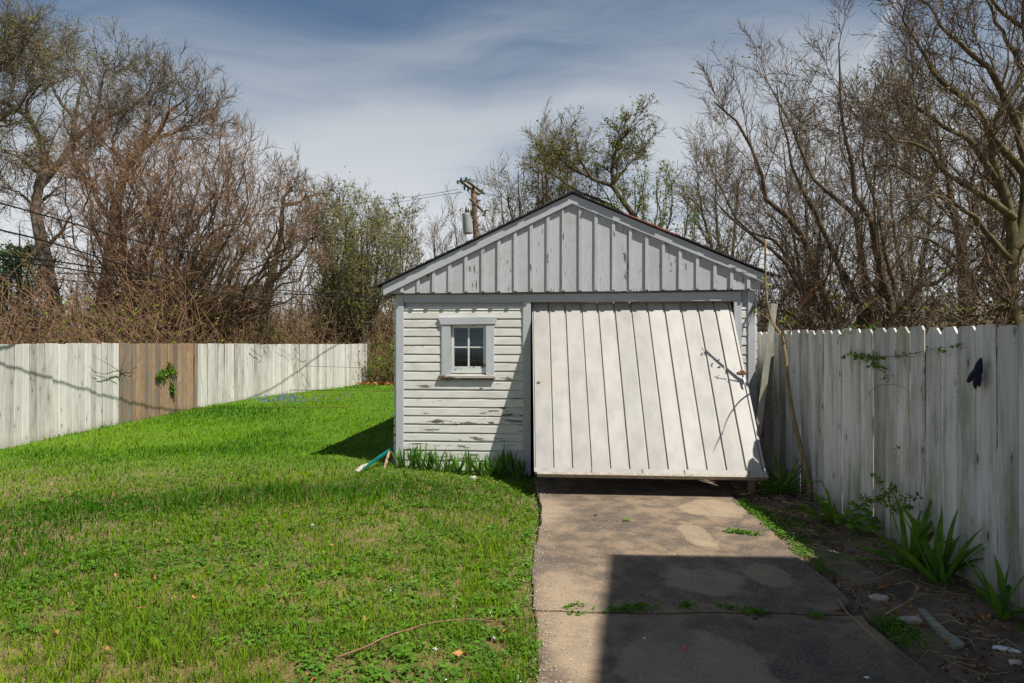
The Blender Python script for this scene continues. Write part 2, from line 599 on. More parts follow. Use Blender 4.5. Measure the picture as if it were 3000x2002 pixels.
def leafmat(name, c1, c2, trans=0.35, rough=0.5, attr=None):
    m, t, out = newmat(name)
    if attr:
        a = t.n('Attribute', attribute_name='shade')
        f = a.outputs['Fac']
        a2 = t.n('Attribute', attribute_name='dry')
        c = t.mix(f, c1, c2)
        c = t.mix(a2.outputs['Fac'], c, rgb(*attr))
    else:
        v, oi = objcoord(t)
        f = t.ramp(t.noise(v, 9, 2), 0.3, 0.7)
        c = t.mix(f, c1, c2)
    p = t.n('BsdfPrincipled')
    t.put(p, 'Base Color', c)
    p.inputs['Roughness'].default_value = rough
    p.inputs['Specular IOR Level'].default_value = 0.05
    tl = t.n('BsdfTranslucent')
    t.put(tl, 0, t.mix(0.5, c, rgb(0.25, 0.38, 0.02), 'MIX') if not attr else c)
    ms = t.n('MixShader')
    ms.inputs[0].default_value = trans
    t.put(ms, 1, p)
    t.put(ms, 2, tl)
    t.put(out, 0, ms)
    return m


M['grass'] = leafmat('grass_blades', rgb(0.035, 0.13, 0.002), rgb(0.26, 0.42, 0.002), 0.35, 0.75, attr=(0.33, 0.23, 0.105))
M['weed'] = leafmat('broad_weed_leaves', rgb(0.06, 0.15, 0.02), rgb(0.12, 0.24, 0.025), 0.3)
M['iris'] = leafmat('iris_leaves', rgb(0.05, 0.14, 0.035), rgb(0.12, 0.25, 0.04), 0.3, 0.4)
M['lily'] = leafmat('strap_leaves', rgb(0.045, 0.13, 0.02), rgb(0.12, 0.24, 0.03), 0.35, 0.35)
M['springleaf'] = leafmat('spring_leaves', rgb(0.11, 0.18, 0.02), rgb(0.22, 0.30, 0.03), 0.3)
M['duskleaf'] = leafmat('olive_buds', rgb(0.13, 0.15, 0.03), rgb(0.22, 0.23, 0.04), 0.3)
M['needle'] = leafmat('needles', rgb(0.03, 0.075, 0.03), rgb(0.06, 0.13, 0.04), 0.1)
M['bud'] = leafmat('brown_buds', rgb(0.20, 0.12, 0.06), rgb(0.28, 0.17, 0.08), 0.2)
M['yellowleaf'] = leafmat('yellow_green_leaves', rgb(0.22, 0.24, 0.02), rgb(0.34, 0.34, 0.03), 0.35)
M['deadleaf'] = leafmat('dead_leaves', rgb(0.33, 0.13, 0.05), rgb(0.46, 0.24, 0.10), 0.15, 0.7)
M['mulch'] = simple('brown_mulch', (0.10, 0.055, 0.032), 0.95, 0.5, 9)
M['violet'] = leafmat('violet_petals', rgb(0.10, 0.09, 0.34), rgb(0.18, 0.14, 0.45), 0.3)
M['ivyleaf'] = leafmat('ivy_leaves', rgb(0.06, 0.13, 0.02), rgb(0.14, 0.24, 0.03), 0.3)
M['vineleaf'] = leafmat('bramble_leaves', rgb(0.05, 0.13, 0.02), rgb(0.11, 0.22, 0.03), 0.3)
M['redvine'] = simple('red_bramble_stem', (0.25, 0.06, 0.05), 0.6, 0.2, 20)

# concrete of the drive: world coordinates
m, t, out = newmat('old_concrete')
v = t.n('TexCoord').outputs['Object']
b1 = t.noise(v, 0.9, 5, 0.6, 0.6)
b2 = t.noise(v, 4.5, 6, 0.65)
sp = t.noise(v, 62, 4, 0.75)
sp2 = t.noise(v, 33, 2, 0.6)
vo = t.n('TexVoronoi')
t.put(vo, 'Vector', v)
vo.inputs['Scale'].default_value = 70
c = t.mix(t.ramp(b2, 0.40, 0.60), rgb(0.215, 0.155, 0.102), rgb(0.105, 0.080, 0.058))
c = t.mix(t.math('MULTIPLY', t.ramp(b1, 0.42, 0.62), 0.6), c, rgb(0.058, 0.050, 0.044))
# worn lighter trail and dry islands
sx = t.n('SeparateXYZ')
t.put(sx, 0, v)


def island(cx, cy, r, soft=0.5, sx_=1.0, sy_=1.0):
    q = t.scalev(v, 1 / sx_, 1 / sy_, 0.0, (-cx / sx_, -cy / sy_, 0))
    d = t.vmath('LENGTH', q)
    d = t.math('ADD', d, t.math('MULTIPLY', t.math('SUBTRACT', t.noise(v, 3.6, 6, 0.7), 0.5), 1.5 * r))
    return t.ramp(d, r * (1 - soft * 0.4), r * (1 + soft * 0.3), 1, 0)


isl = None
for a in [(0.95, 3.55, 0.42, 0.35, 0.95, 1.15), (2.05, 6.9, 0.33, 0.3, 1.0, 1.1), (1.62, 5.95, 0.16, 0.4, 0.8, 2.6), (1.35, 4.85, 0.30, 0.4, 1.0, 0.9), (1.85, 4.95, 0.16, 0.4, 1.0, 1.5),
          (0.35, 4.4, 0.22, 1.2, 1.0, 3.0), (0.30, 6.8, 0.3, 1.2, 1.0, 2.0), (0.35, 3.8, 0.16, 1.0, 1.0, 2.2)]:
    q = island(*a)
    isl = q if isl is None else t.math('MAXIMUM', isl, q)
c = t.mix(t.math('MULTIPLY', isl, 0.80), c, t.mix(t.ramp(b2, 0.2, 0.8), rgb(0.33, 0.25, 0.165), rgb(0.23, 0.175, 0.12)))
oil = island(0.92, 3.95, 0.14, 0.8, 1.0, 1.2)
c = t.mix(t.math('MULTIPLY', oil, 0.5), c, rgb(0.11, 0.10, 0.09))
c = t.mix(t.math('MULTIPLY', t.ramp(sp, 0.52, 0.66), 0.62), c, rgb(0.08, 0.068, 0.055))
c = t.mix(t.math('MULTIPLY', t.ramp(sp, 0.48, 0.36), 0.45), c, rgb(0.34, 0.27, 0.19))
c = t.mix(t.math('MULTIPLY', t.ramp(sp2, 0.66, 0.71), 0.4), c, rgb(0.50, 0.44, 0.36))
# scratches
scr = t.noise(t.scalev(v, 26, 1.1, 1, (3, 0, 0)), 1.0, 2, 0.5, 1.2)
c = t.mix(t.math('MULTIPLY', t.ramp(scr, 0.73, 0.78), 0.4), c, rgb(0.48, 0.42, 0.33))
# hairline cracks
vc = t.n('TexVoronoi', feature='DISTANCE_TO_EDGE')
t.put(vc, 'Vector', t.vmath('ADD', v, t.n('TexNoise', i_Scale=1.6).outputs[1]))
vc.inputs['Scale'].default_value = 0.42
crk = t.math('MULTIPLY', t.ramp(vc.outputs[0], 0.0, 0.004, 1, 0), t.ramp(t.noise(v, 0.8, 2), 0.45, 0.55))
c = t.mix(t.math('MULTIPLY', crk, 0.35), c, rgb(0.06, 0.05, 0.04))
finish(t, out, c, 0.9, t.math('ADD', t.math('MULTIPLY', sp, 0.5), t.math('MULTIPLY', sp2, 0.5)), 0.45, 0.006)
M['concrete'] = m

# the ground: brown soil right of the drive, thatch under the lawn, leaf litter far out
m, t, out = newmat('ground_soil')
v = t.n('TexCoord').outputs['Object']
n1 = t.noise(v, 2.2, 6, 0.65)
n2 = t.noise(v, 26, 5, 0.7)
n3 = t.noise(t.scalev(v, 60, 22, 20), 1.0, 4, 0.7, 1.0)
sx = t.n('SeparateXYZ')
t.put(sx, 0, v)
soil = t.mix(t.ramp(n1, 0.35, 0.7), rgb(0.085, 0.060, 0.040), rgb(0.22, 0.16, 0.11))
soil = t.mix(t.math('MULTIPLY', t.ramp(n2, 0.5, 0.72), 0.6), soil, rgb(0.025, 0.02, 0.015))
soil = t.mix(t.math('MULTIPLY', t.ramp(n2, 0.28, 0.36, 1, 0), 0.6), soil, rgb(0.26, 0.19, 0.12))
thatch = t.mix(t.ramp(n3, 0.35, 0.65), rgb(0.10, 0.07, 0.035), rgb(0.31, 0.21, 0.115))
thatch = t.mix(t.ramp(n1, 0.35, 0.65, 0.1, 0.6), thatch, rgb(0.05, 0.10, 0.01))
isleft = t.ramp(sx.outputs[0], 0.1, 0.5, 1.0, 0.0)
c = t.mix(isleft, soil, thatch)
far = t.math('MULTIPLY', t.ramp(sx.outputs[1], 7.0, 10.0), isleft)
c = t.mix(far, c, t.mix(n2, rgb(0.045, 0.12, 0.004), rgb(0.10, 0.20, 0.006)))
wood_ = t.math('MAXIMUM', t.ramp(sx.outputs[0], -7.7, -8.3), t.math('MAXIMUM', t.ramp(sx.outputs[1], 28, 31), t.ramp(sx.outputs[0], 3.4, 3.8)))
c = t.mix(wood_, c, t.mix(t.ramp(n1, 0.3, 0.7), rgb(0.07, 0.045, 0.03), rgb(0.20, 0.12, 0.07)))
finish(t, out, c, 0.95, n2, 0.7, 0.02)
M['ground'] = m

# ---------------------------------------------------------------- terrain
xs = np.unique(np.concatenate([np.linspace(-400, -20, 12), np.linspace(-20, -8, 25), np.linspace(-8, 5, 150), np.linspace(5, 20, 20), np.linspace(20, 400, 12)]))
ys = np.unique(np.concatenate([np.linspace(-60, 0, 10), np.linspace(0, 10, 110), np.linspace(10, 40, 70), np.linspace(40, 900, 14)]))
GX, GY = np.meshgrid(xs, ys)
GZ = gz(GX, GY)
idx = np.arange(GX.size).reshape(GX.shape)
Q = np.stack([idx[:-1, :-1], idx[:-1, 1:], idx[1:, 1:], idx[1:, :-1]], -1).reshape(-1, 4)
ground = link('ground', npmesh('ground', np.stack([GX, GY, GZ], -1), Q, smooth=True), M['ground'])
tag(ground, kind='structure')

# driveway: four cast slabs with uneven edges and open joints
drive = empty('driveway', (0, 0, 0))
tag(drive, kind='structure')


def left_x(y):
    return 0.10 + 0.2 * sstep(y, 3.0, 8.0) + 0.025 * math.sin(y * 2.1) + 0.006 * math.sin(y * 11)


def right_x(y):
    return 2.13 + 0.075 * (y - 3.4) / 1.0 * 0.9 + 0.02 * math.sin(y * 4.3)


def joint(y0, slope, amp, seed):
    r = random.Random(seed)
    ph = [r.uniform(0, 6) for _ in range(3)]
    return lambda x: y0 + slope * (x - 1.2) + amp * (math.sin(x * 5 + ph[0]) + 0.5 * math.sin(x * 13 + ph[1]) + 0.3 * math.sin(x * 31 + ph[2]))


J = [lambda x: 1.2, joint(4.27, -0.02, 0.012, 1), joint(5.43, -0.03, 0.003, 2), joint(6.38, -0.17, 0.010, 3), lambda x: 9.0]
gapj = [0, 0.013, 0.010, 0.007, 0]
chip = [(4.27, 0.16), (6.38, 0.0), (5.43, 0.0)]
for i in range(4):
    n = 26
    lo, hi = J[i], J[i + 1]
    top = []
    yl0, yl1 = lo(0.2) + gapj[i], hi(0.2) - gapj[i + 1]
    yr0, yr1 = lo(2.3) + gapj[i], hi(2.3) - gapj[i + 1]
    ring = []
    for k in range(n):
        x = left_x(yl0) + (right_x(yr0) - left_x(yl0)) * k / n
        ring.append((x, lo(x) + gapj[i]))
    for k in range(n):
        y = yr0 + (yr1 - yr0) * k / n
        x = right_x(y)
        for cy, am in chip:
            x -= am * math.exp(-((y - cy) / 0.10) ** 2)
        ring.append((x, y))
    for k in range(n):
        x = right_x(yr1) + (left_x(yl1) - right_x(yr1)) * k / n
        ring.append((x, hi(x) - gapj[i + 1]))
    for k in range(n):
        y = yl1 + (yl0 - yl1) * k / n
        ring.append((left_x(y), y))
    dz = [0.0, 0.004, 0.0, 0.002][i]
    zt = -0.033 + dz
    m_ = MB()
    k = len(ring)
    cxm = sum(p[0] for p in ring) / k
    cym = sum(p[1] for p in ring) / k
    inner = [(x + (cxm - x) * 0.008 / max(0.2, abs(x - cxm)) * 1.0, y + (cym - y) * 0.008 / max(0.2, abs(y - cym)) * 1.0) for x, y in ring]
    m_.v = [(x, y, -0.16) for x, y in ring] + [(x, y, zt - 0.006) for x, y in ring] + [(x, y, zt) for x, y in inner]
    for a in range(k):
        b_ = (a + 1) % k
        m_.f.append((a, b_, k + b_, k + a))
        m_.f.append((k + a, k + b_, 2 * k + b_, 2 * k + a))
    m_.f.append(tuple(2 * k + a for a in range(k)))
    o = m_.build('slab', M['concrete'], drive)

# ---------------------------------------------------------------- garage
TH = math.radians(4.5)
OX, OY = 0.178, 8.7
garage = empty('garage', (OX, OY, 0), -TH)
tag(garage, 'small white wooden garage with dark shingle roof and its tilted door ajar', 'garage')


def GP(px, py, v=0.0):
    a = (px - CX) / F
    D = (v + OX * math.sin(TH) + OY * math.cos(TH)) / (a * math.sin(TH) + math.cos(TH))
    X = a * D
    x = (X - OX) * math.cos(TH) - (D - OY) * math.sin(TH)
    return x, CAMZ + (HZ - py) / F * D


def GW(x, v, z):
    """garage coordinates to the world"""
    return np.array([OX + x * math.cos(TH) + v * math.sin(TH), OY - x * math.sin(TH) + v * math.cos(TH), z])


def gbox(name, px0, px1, py0, py1, v0, v1, mat, parent=None, py0b=None, py1b=None):
    """board on the front: picture edges measured on its outer face v0; py*: top/bottom at left, *b at right"""
    xa, za = GP(px0, py0, v0)
    xb, zb = GP(px1, py0 if py0b is None else py0b, v0)
    _, zc = GP(px0, py1, v0)
    _, zd = GP(px1, py1 if py1b is None else py1b, v0)
    mb = MB()
    e = 0.003
    prof = [(xa, zc), (xb, zd), (xb, zb), (xa, za)]
    mb.prism(prof, v1, v0 + e, lambda p, t_: (p[0], t_, p[1]))
    o = link(name, mb.mesh(name), mat, parent or garage)
    bm = bmesh.new()
    bm.from_mesh(o.data)
    bmesh.ops.recalc_face_normals(bm, faces=bm.faces)
    bmesh.ops.bevel(bm, geom=bm.edges[:], offset=0.003, segments=1, affect='EDGES')
    bm.to_mesh(o.data)
    bm.free()
    return o


# siding boards (each with a cove along its top edge)
rows = [279.5 + 0.0, 300, 357, 417, 477, 537, 600, 655, 715, 780, 843, 902, 962, 1022, 1080, 1140, 1198, 1260, 1330, 1400]
rows = [611 + 0.3347 * y for y in rows]


def siding_board(x0, x1, z0, z1, parent, name='siding_board', seed=0, vx=None):
    r = random.Random(seed)
    n = max(2, int((x1 - x0) / 0.12))
    prof = [(-0.025, 0.0), (-0.0205, z1 - z0 - 0.030), (-0.012, z1 - z0 - 0.018), (-0.0035, z1 - z0 - 0.006), (-0.003, z1 - z0 + 0.004), (0.012, z1 - z0 + 0.004), (0.012, 0.0)]
    V, Fc = [], []
    k = len(prof)
    wob = 0.0
    for i in range(n + 1):
        x = x0 + (x1 - x0) * i / n
        wob = wob * 0.6 + r.uniform(-0.0022, 0.0022)
        for j, (v, z) in enumerate(prof):
            dz = wob if j in (0,) else 0
            dv = 0.0012 * r.uniform(-1, 1) if j in (0, 1) else 0
            if vx is None:
                V.append((x, v + dv, z0 + z + dz))
            else:
                V.append(vx(x, v + dv, z0 + z + dz))
    for i in range(n):
        for j in range(k):
            j2 = (j + 1) % k
            Fc.append((i * k + j, (i + 1) * k + j, (i + 1) * k + j2, i * k + j2))
    Fc.append(tuple(range(k))[::-1])
    Fc.append(tuple(n * k + j for j in range(k)))
    me = bpy.data.meshes.new(name)
    me.from_pydata(V, [], Fc)
    fixn(me)
    return link(name, me, M['siding'], parent)


def zrow(y):
    return GP(1060, y, -0.02)[1]


xl, _ = GP(925, 800, -0.02)
xr, _ = GP(1202, 800, -0.02)
wxl, _ = GP(1015, 800, -0.02)
wxr, _ = GP(1131, 800, -0.02)
wzt, wzb = zrow(730), zrow(866)
rxl, _ = GP(1702, 800, -0.02)
rxr, _ = GP(1719, 800, -0.02)
for i in range(len(rows) - 1):
    z1, z0 = zrow(rows[i]), zrow(rows[i + 1])
    if z0 < wzt - 0.02 and z1 > wzb + 0.02:
        siding_board(xl, wxl, z0, z1, garage, seed=i)
        siding_board(wxr, xr, z0, z1, garage, seed=i + 50)
    else:
        siding_board(xl, xr, z0, z1, garage, seed=i)
    siding_board(rxl, rxr, z0, z1, garage, seed=i + 90)
# wall sheet behind the boards, leaving the window and door openings
xl0, _ = GP(909, 800, 0)
xr0, zb0 = GP(1732, 1100, 0)
_, zg = GP(1000, 671, 0)
wox0, woz1 = GP(1035, 747, 0.0)
wox1, woz0 = GP(1114, 858, 0.0)
dx0, dz1 = GP(1217, 694, 0.0)
dx1, _ = GP(1686, 694, 0.0)
mb = MB()
for (a, b_, c_, d_) in ((xl0, wox0, -0.12, zg), (wox0, wox1, -0.12, woz0), (wox0, wox1, woz1, zg), (wox1, dx0, -0.12, zg), (dx0, dx1, dz1, zg), (dx1, xr0, -0.12, zg)):
    mb.box(a, b_, 0.014, 0.07, c_, d_)
mb.build('front_wall', M['trim'], garage)
GXL, GXR, GD = xl0, xr0, 6.1
# side and back walls, floor
for s, x in ((-1, xl0), (1, xr0)):
    mb = MB()
    mb.box(min(x, x - s * 0.05), max(x, x - s * 0.05), 0.075, GD, -0.12, zg)
    mb.build('side_wall', M['int'], garage)
    for i in range(20):
        z0 = 0.02 + i * 0.109
        if z0 + 0.109 > zg + 0.02:
            break
        if s < 0:
            siding_board(0.02, GD, z0, z0 + 0.109, garage, seed=200 + i, vx=lambda a, v, z, x=x: (x + v - 0.0125, a, z))
        else:
            siding_board(0.02, GD, z0, z0 + 0.109, garage, seed=300 + i, vx=lambda a, v, z, x=x: (x - v + 0.0125, a, z))
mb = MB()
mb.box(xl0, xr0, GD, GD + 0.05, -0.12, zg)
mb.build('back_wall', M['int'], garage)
mb = MB()
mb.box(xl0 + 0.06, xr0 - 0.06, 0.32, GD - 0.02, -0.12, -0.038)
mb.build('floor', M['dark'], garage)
mb = MB()
mb.box(xl0, dx0 - 0.02, 0.02, GD, -0.2, 0.045)
mb.box(dx1 + 0.02, xr0, 0.02, GD, -0.2, -0.0)
mb.build('foundation', M['stone'], garage)

# corner boards, casings, frieze, header
gbox('corner_board', 908.5, 926, 677, 1068, -0.042, 0.012, M['trim'])
gbox('corner_board', 1717, 1733.5, 668, 1112, -0.042, 0.012, M['trim'])
gbox('door_casing', 1200, 1218, 693, 1090, -0.046, 0.012, M['trim'])
gbox('door_casing', 1685, 1703, 691, 1105, -0.044, 0.012, M['trim'])
gbox('header_board', 1197, 1701, 676, 693, -0.050, 0.012, M['trimh'], py0b=670, py1b=690.5)
gbox('frieze_board', 926, 1199.5, 676, 692, -0.030, 0.012, M['trimh'])
gbox('frieze_moulding', 926.5, 1199, 690.5, 694.5, -0.036, -0.027, M['trimh'])

# gable
def ybot(px):
    return 674.5 + (664.5 - 674.5) * (px - 885) / (1752 - 885)


def yrake(px):   # lower edge of the rake boards
    return 678 + (467 - 678) * (px - 878) / (1313 - 878) if px < 1313 else 467 + (655 - 467) * (px - 1313) / (1772 - 1313)


bz = [210, 290, 365, 442, 520, 602, 680, 758, 836, 918, 992, 1073, 1150, 1234, 1315, 1395, 1475, 1557, 1640, 1725, 1806, 1888]
bpx = [822.5 + 0.4747 * b_ for b_ in bz]
edges = [882] + bpx + [1754]
VB = -0.092
for i in range(len(edges) - 1):
    a, b_ = edges[i], edges[i + 1]
    if i == 0:
        a = 880
    r = random.Random(i)
    V0 = VB + r.uniform(-0.004, 0.004)
    xa, za = GP(a, ybot(a), VB)
    xb, zb = GP(b_, ybot(b_), VB)
    jz = r.uniform(-0.004, 0.004)
    za += jz
    zb += jz
    c_ = 0.016
    pts = [(xa + 0.002, za + c_ * 1.1), (xa + c_, za), (xb - c_, zb), (xb - 0.002, zb + c_ * 1.1)]
    tops = []
    ta = yrake(a) - 4
    tb = yrake(b_) - 4
    xt2, zt2 = GP(b_, tb, VB)
    xt1, zt1 = GP(a, ta, VB)
    tops.append((xb - 0.002, zt2))
    if a < 1313 < b_:
        tops.append(GP(1313, yrake(1313) - 4, VB))
    tops.append((xa + 0.002, zt1))
    zz = [q for q in pts + tops]
    mb = MB()
    mb.prism(zz, V0 + 0.02, V0, lambda p, t_: (p[0], t_, p[1]))
    o = mb.build('gable_board', M['gable'], garage)
for i, p in enumerate(bpx):
    r = random.Random(i + 70)
    w2 = 3.6
    x0, z0 = GP(p - w2, ybot(p) - 3, VB - 0.02)
    x1, _ = GP(p + w2, ybot(p), VB - 0.02)
    _, zt0 = GP(p - w2, yrake(p - w2) - 3, VB - 0.02)
    _, zt1 = GP(p + w2, yrake(p + w2) - 3, VB - 0.02)
    j = r.uniform(-0.004, 0.004)
    mb = MB()
    mb.prism([(x0 + j, z0), (x1 + j, z0), (x1 + j * 0.3, zt1), (x0 + j * 0.3, zt0)], VB - 0.0225, VB + 0.0, lambda q, t_: (q[0], t_, q[1]))
    mb.build('batten', M['gable'], garage)
# backing behind the gable boards down to the wall, and the rakes
RV = -0.128
ap = GP(1313, 446, RV)
lf = GP(878, 655, RV)
rt = GP(1770, 635, RV)
mb = MB()
xa, za = GP(884, 673, -0.07)
xb, zb = GP(1750, 663, -0.07)
xc, zc = GP(1313, 470, -0.07)
mb.prism([(xa, za - 0.002), (xb, zb - 0.002), (xc, zc)], -0.068, 0.02, lambda q, t_: (q[0], t_, q[1]))
mb.build('gable_wall', M['trim'], garage)
for s in (0, 1):
    if s == 0:
        top0, top1 = lf, ap
        bo0, bo1 = GP(880, 678, RV), GP(1313, 467, RV)
    else:
        top0, top1 = rt, ap
        bo0, bo1 = GP(1768, 654, RV), GP(1313, 467, RV)
    mb = MB()
    prof = [bo0, bo1, top1, top0]
    mb.prism(prof, RV, -0.095 + 0.02, lambda q, t_: (q[0], t_, q[1]))
    mb.build('rake_board', M['trimh'], garage)
# roof slopes: deck and overlapping courses of shingles
rnd = random.Random(5)
for s in (0, 1):
    e = GP(869, 659, -0.14) if s == 0 else GP(1772.5, 634, -0.14)
    a = np.array(e)
    b_ = np.array(GP(1313, 445.5, -0.14))
    L = np.linalg.norm(b_ - a)
    d = (b_ - a) / L
    n = np.array([-d[1], d[0]]) if d[0] > 0 else np.array([d[1], -d[0]])
    if n[1] < 0:
        n = -n
    mb = MB()
    A, B_ = a + n * 0.001, b_ + n * 0.001
    mb.prism([tuple(A), tuple(B_), tuple(B_ + n * 0.014), tuple(A + n * 0.014)], RV - 0.006, GD + 0.15, lambda q, t_: (q[0], t_, q[1]))
    slope = mb.build('roof_slope', M['dark'], garage)
    nc = 19
    for i in range(nc):
        s0 = -0.03 + i * L / nc
        s1 = min(s0 + L / nc * 1.35, L)
        lift = 0.018 + rnd.uniform(0, 0.007)
        p0 = a + d * s0 + n * 0.0155
        p1 = a + d * s1 + n * 0.0155
        q0 = p0 + n * lift
        q1 = p1 + n * 0.006
        mb = MB()
        v0 = RV - 0.022 - rnd.uniform(0, 0.014)
        mb.prism([tuple(p0), tuple(p1), tuple(q1), tuple(q0)], v0, GD + 0.2, lambda q, t_: (q[0], t_, q[1]))
        o = link('shingle_course', mb.mesh('shingle_course'), M['shingle'] if not (s == 1 and 9 <= i <= 13) else M['rustleaf'], slope)
        fixn(o.data)
    if s == 0:   # ridge cap
        mb = MB()
        pa = b_ + np.array([-0.12, -0.045]) + n * 0.02
        pb = b_ + np.array([0, 0.028])
        pc = b_ + np.array([0.12, -0.035]) + np.array([0, 0.02])
        mb.prism([tuple(pa), tuple(pb), tuple(pc), tuple(pc + np.array([0, 0.014])), tuple(pb + np.array([0, 0.016])), tuple(pa + np.array([0, 0.014]))], RV - 0.03, GD + 0.2, lambda q, t_: (q[0], t_, q[1]))
        mb.build('ridge_cap', M['shingle'], garage)
    # underside closing board along the eave
    mb = MB()
    ee = a + d * 0.02
    mb.box(min(ee[0], ee[0] + 0.02), max(ee[0], ee[0] + 0.02), RV + 0.03, GD + 0.1, ee[1] - 0.09, ee[1] - 0.003)
    mb.build('eave_board', M['trimh'], garage)

# window
win = link('window', None, None, garage)
sx0, sz1 = GP(1033, 744, -0.05)
sx1, sz0 = GP(1115.5, 860, -0.05)


def wbox(name, px0, px1, py0, py1, v0, v1, mat, parent=win):
    o = gbox(name, px0, px1, py0, py1, v0, v1, mat, parent)
    return o


mb = MB()
V_ = -0.052
pts = [GP(1012, 745, V_), GP(1136.5, 743.5, V_), GP(1142, 727.5, V_), GP(1004.5, 729, V_)]
mb.prism(pts, V_, 0.0, lambda q, t_: (q[0], t_, q[1]))
mb.build('window_head', M['trimh'], win)
wbox('window_casing', 1013, 1033.5, 745.5, 861, -0.046, 0.012, M['trim'])
wbox('window_casing', 1115, 1134, 744.5, 861, -0.046, 0.012, M['trim'])
# jamb lining
mb = MB()
j0, jz1 = GP(1033.5, 745, -0.046)
j1, jz0 = GP(1115, 861, -0.046)
mb.box(j0 - 0.012, j0, -0.04, 0.11, jz0, jz1)
mb.box(j1, j1 + 0.012, -0.04, 0.11, jz0, jz1)
mb.box(j0, j1, -0.04, 0.11, jz1 + 0.002, jz1 + 0.014)
mb.build('window_jamb', M['sash'], win)
sill = MB()
a0, zs = GP(1006, 862, -0.065)
a1, zs2 = GP(1136, 868, -0.065)
sill.prism([(-0.065, zs2), (-0.065, zs), (0.05, zs + 0.022), (0.05, zs2)], a0, a1, lambda q, t_: (t_, q[0], q[1]))
sill.build('window_sill', M['sill'], win)
mb = MB()
mb.prism([(-0.050, zs2 - 0.022), (-0.054, zs2 - 0.002), (0.0, zs2 - 0.002), (0.0, zs2 - 0.022)], a0 + 0.03, a1 - 0.03, lambda q, t_: (t_, q[0], q[1]))
mb.build('sill_moulding', M['sill'], win)
SV = 0.008
sx0, szt = j0 + 0.004, jz1 - 0.003
sx1, szb = j1 - 0.004, zs + 0.028
st = 0.036
bot = 0.085
mb = MB()
mb.box(sx0, sx0 + st, SV, SV + 0.03, szb, szt)
mb.box(sx1 - st, sx1, SV, SV + 0.03, szb, szt)
mb.box(sx0 + st, sx1 - st, SV + 0.001, SV + 0.029, szt - 0.04, szt)
mb.box(sx0 + st, sx1 - st, SV - 0.004, SV + 0.029, szb, szb + bot)
sash = mb.build('sash', M['sash'], win)
mx = (sx0 + sx1) / 2
mz = szb + bot + (szt - 0.04 - szb - bot) * 0.50
mb = MB()
mb.box(mx - 0.011, mx + 0.011, SV + 0.003, SV + 0.027, szb + bot, szt - 0.04)
mb.build('glazing_bar', M['sash'], win)
mb = MB()
mb.box(sx0 + st, mx - 0.0115, SV + 0.004, SV + 0.026, mz - 0.009, mz + 0.009)
mb.box(mx + 0.0115, sx1 - st, SV + 0.004, SV + 0.026, mz - 0.009, mz + 0.009)
mb.build('glazing_bar', M['sash'], win)
for (a, b_) in ((sx0 + st, mx - 0.011), (mx + 0.011, sx1 - st)):
    for (c_, d_) in ((szb + bot, mz - 0.009), (mz + 0.009, szt - 0.04)):
        mb = MB()
        mb.box(a, b_, SV + 0.014, SV + 0.017, c_, d_)
        mb.build('pane', M['glass'], win)
# wire mesh screen and slipped lath behind the glass
mb = MB()
z = szb + bot + 0.07
while z < szt - 0.10:
    mb.box(sx0 + st, sx1 - st, SV + 0.036, SV + 0.040, z - 0.0024, z + 0.0024)
    z += 0.024
x = sx0 + st + 0.015
while x < sx1 - st:
    mb.box(x - 0.0024, x + 0.0024, SV + 0.041, SV + 0.045, szb + bot + 0.07, szt - 0.11)
    x += 0.031
tag(mb.build('wire_screen', M['steel'], win), kind='stuff')
mb = MB()
mb.prism([(sx0 + st, mz + 0.018), (sx1 - st, mz + 0.05), (sx1 - st, mz + 0.092), (sx0 + st, mz + 0.058)], SV + 0.020, SV + 0.030, lambda q, t_: (q[0], t_, q[1]))
mb.build('lath', M['sash'], win)
# near-black sheet standing in for the unlit room behind the window
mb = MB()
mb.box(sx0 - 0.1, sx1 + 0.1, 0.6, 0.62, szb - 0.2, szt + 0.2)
mb.build('dark_sheet', M['dark'], garage)

# ---- the tilted door
HV = 0.08
tx0, tz0 = GP(1221.5, 696, HV)
tx1, tz1 = GP(1676, 694, HV)
DW = tx1 - tx0
TL = np.array([tx0, HV, tz0])
BLv = np.array([0.085, -1.275, -1.945])
DL = np.linalg.norm(BLv)
dD = BLv / DL
dN = np.array([0, -BLv[2], BLv[1]])
dN = -dN / np.linalg.norm(dN)
if dN[1] > 0:
    dN = -dN
XV = np.array([1.0, 0, 0.0])


def DP(a, b_, c_):
    """door coordinates: across, down, outwards"""
    return tuple(TL + XV * a + dD * b_ + dN * c_)


mb = MB()


def dbox(mb, a0, a1, b0, b1, c0, c1, ch=0.0):
    k = len(mb.v)
    for c_, e in ((c0, 0.0), (c1, ch)):
        for (a, b_) in ((a0 + e, b0), (a1 - e, b0), (a1 - e, b1), (a0 + e, b1)):
            mb.v.append(DP(a, b_, c_))
    mb.f += [tuple(k + i for i in q) for q in ((0, 1, 2, 3), (4, 5, 6, 7), (0, 1, 5, 4), (1, 2, 6, 5), (2, 3, 7, 6), (3, 0, 4, 7))]


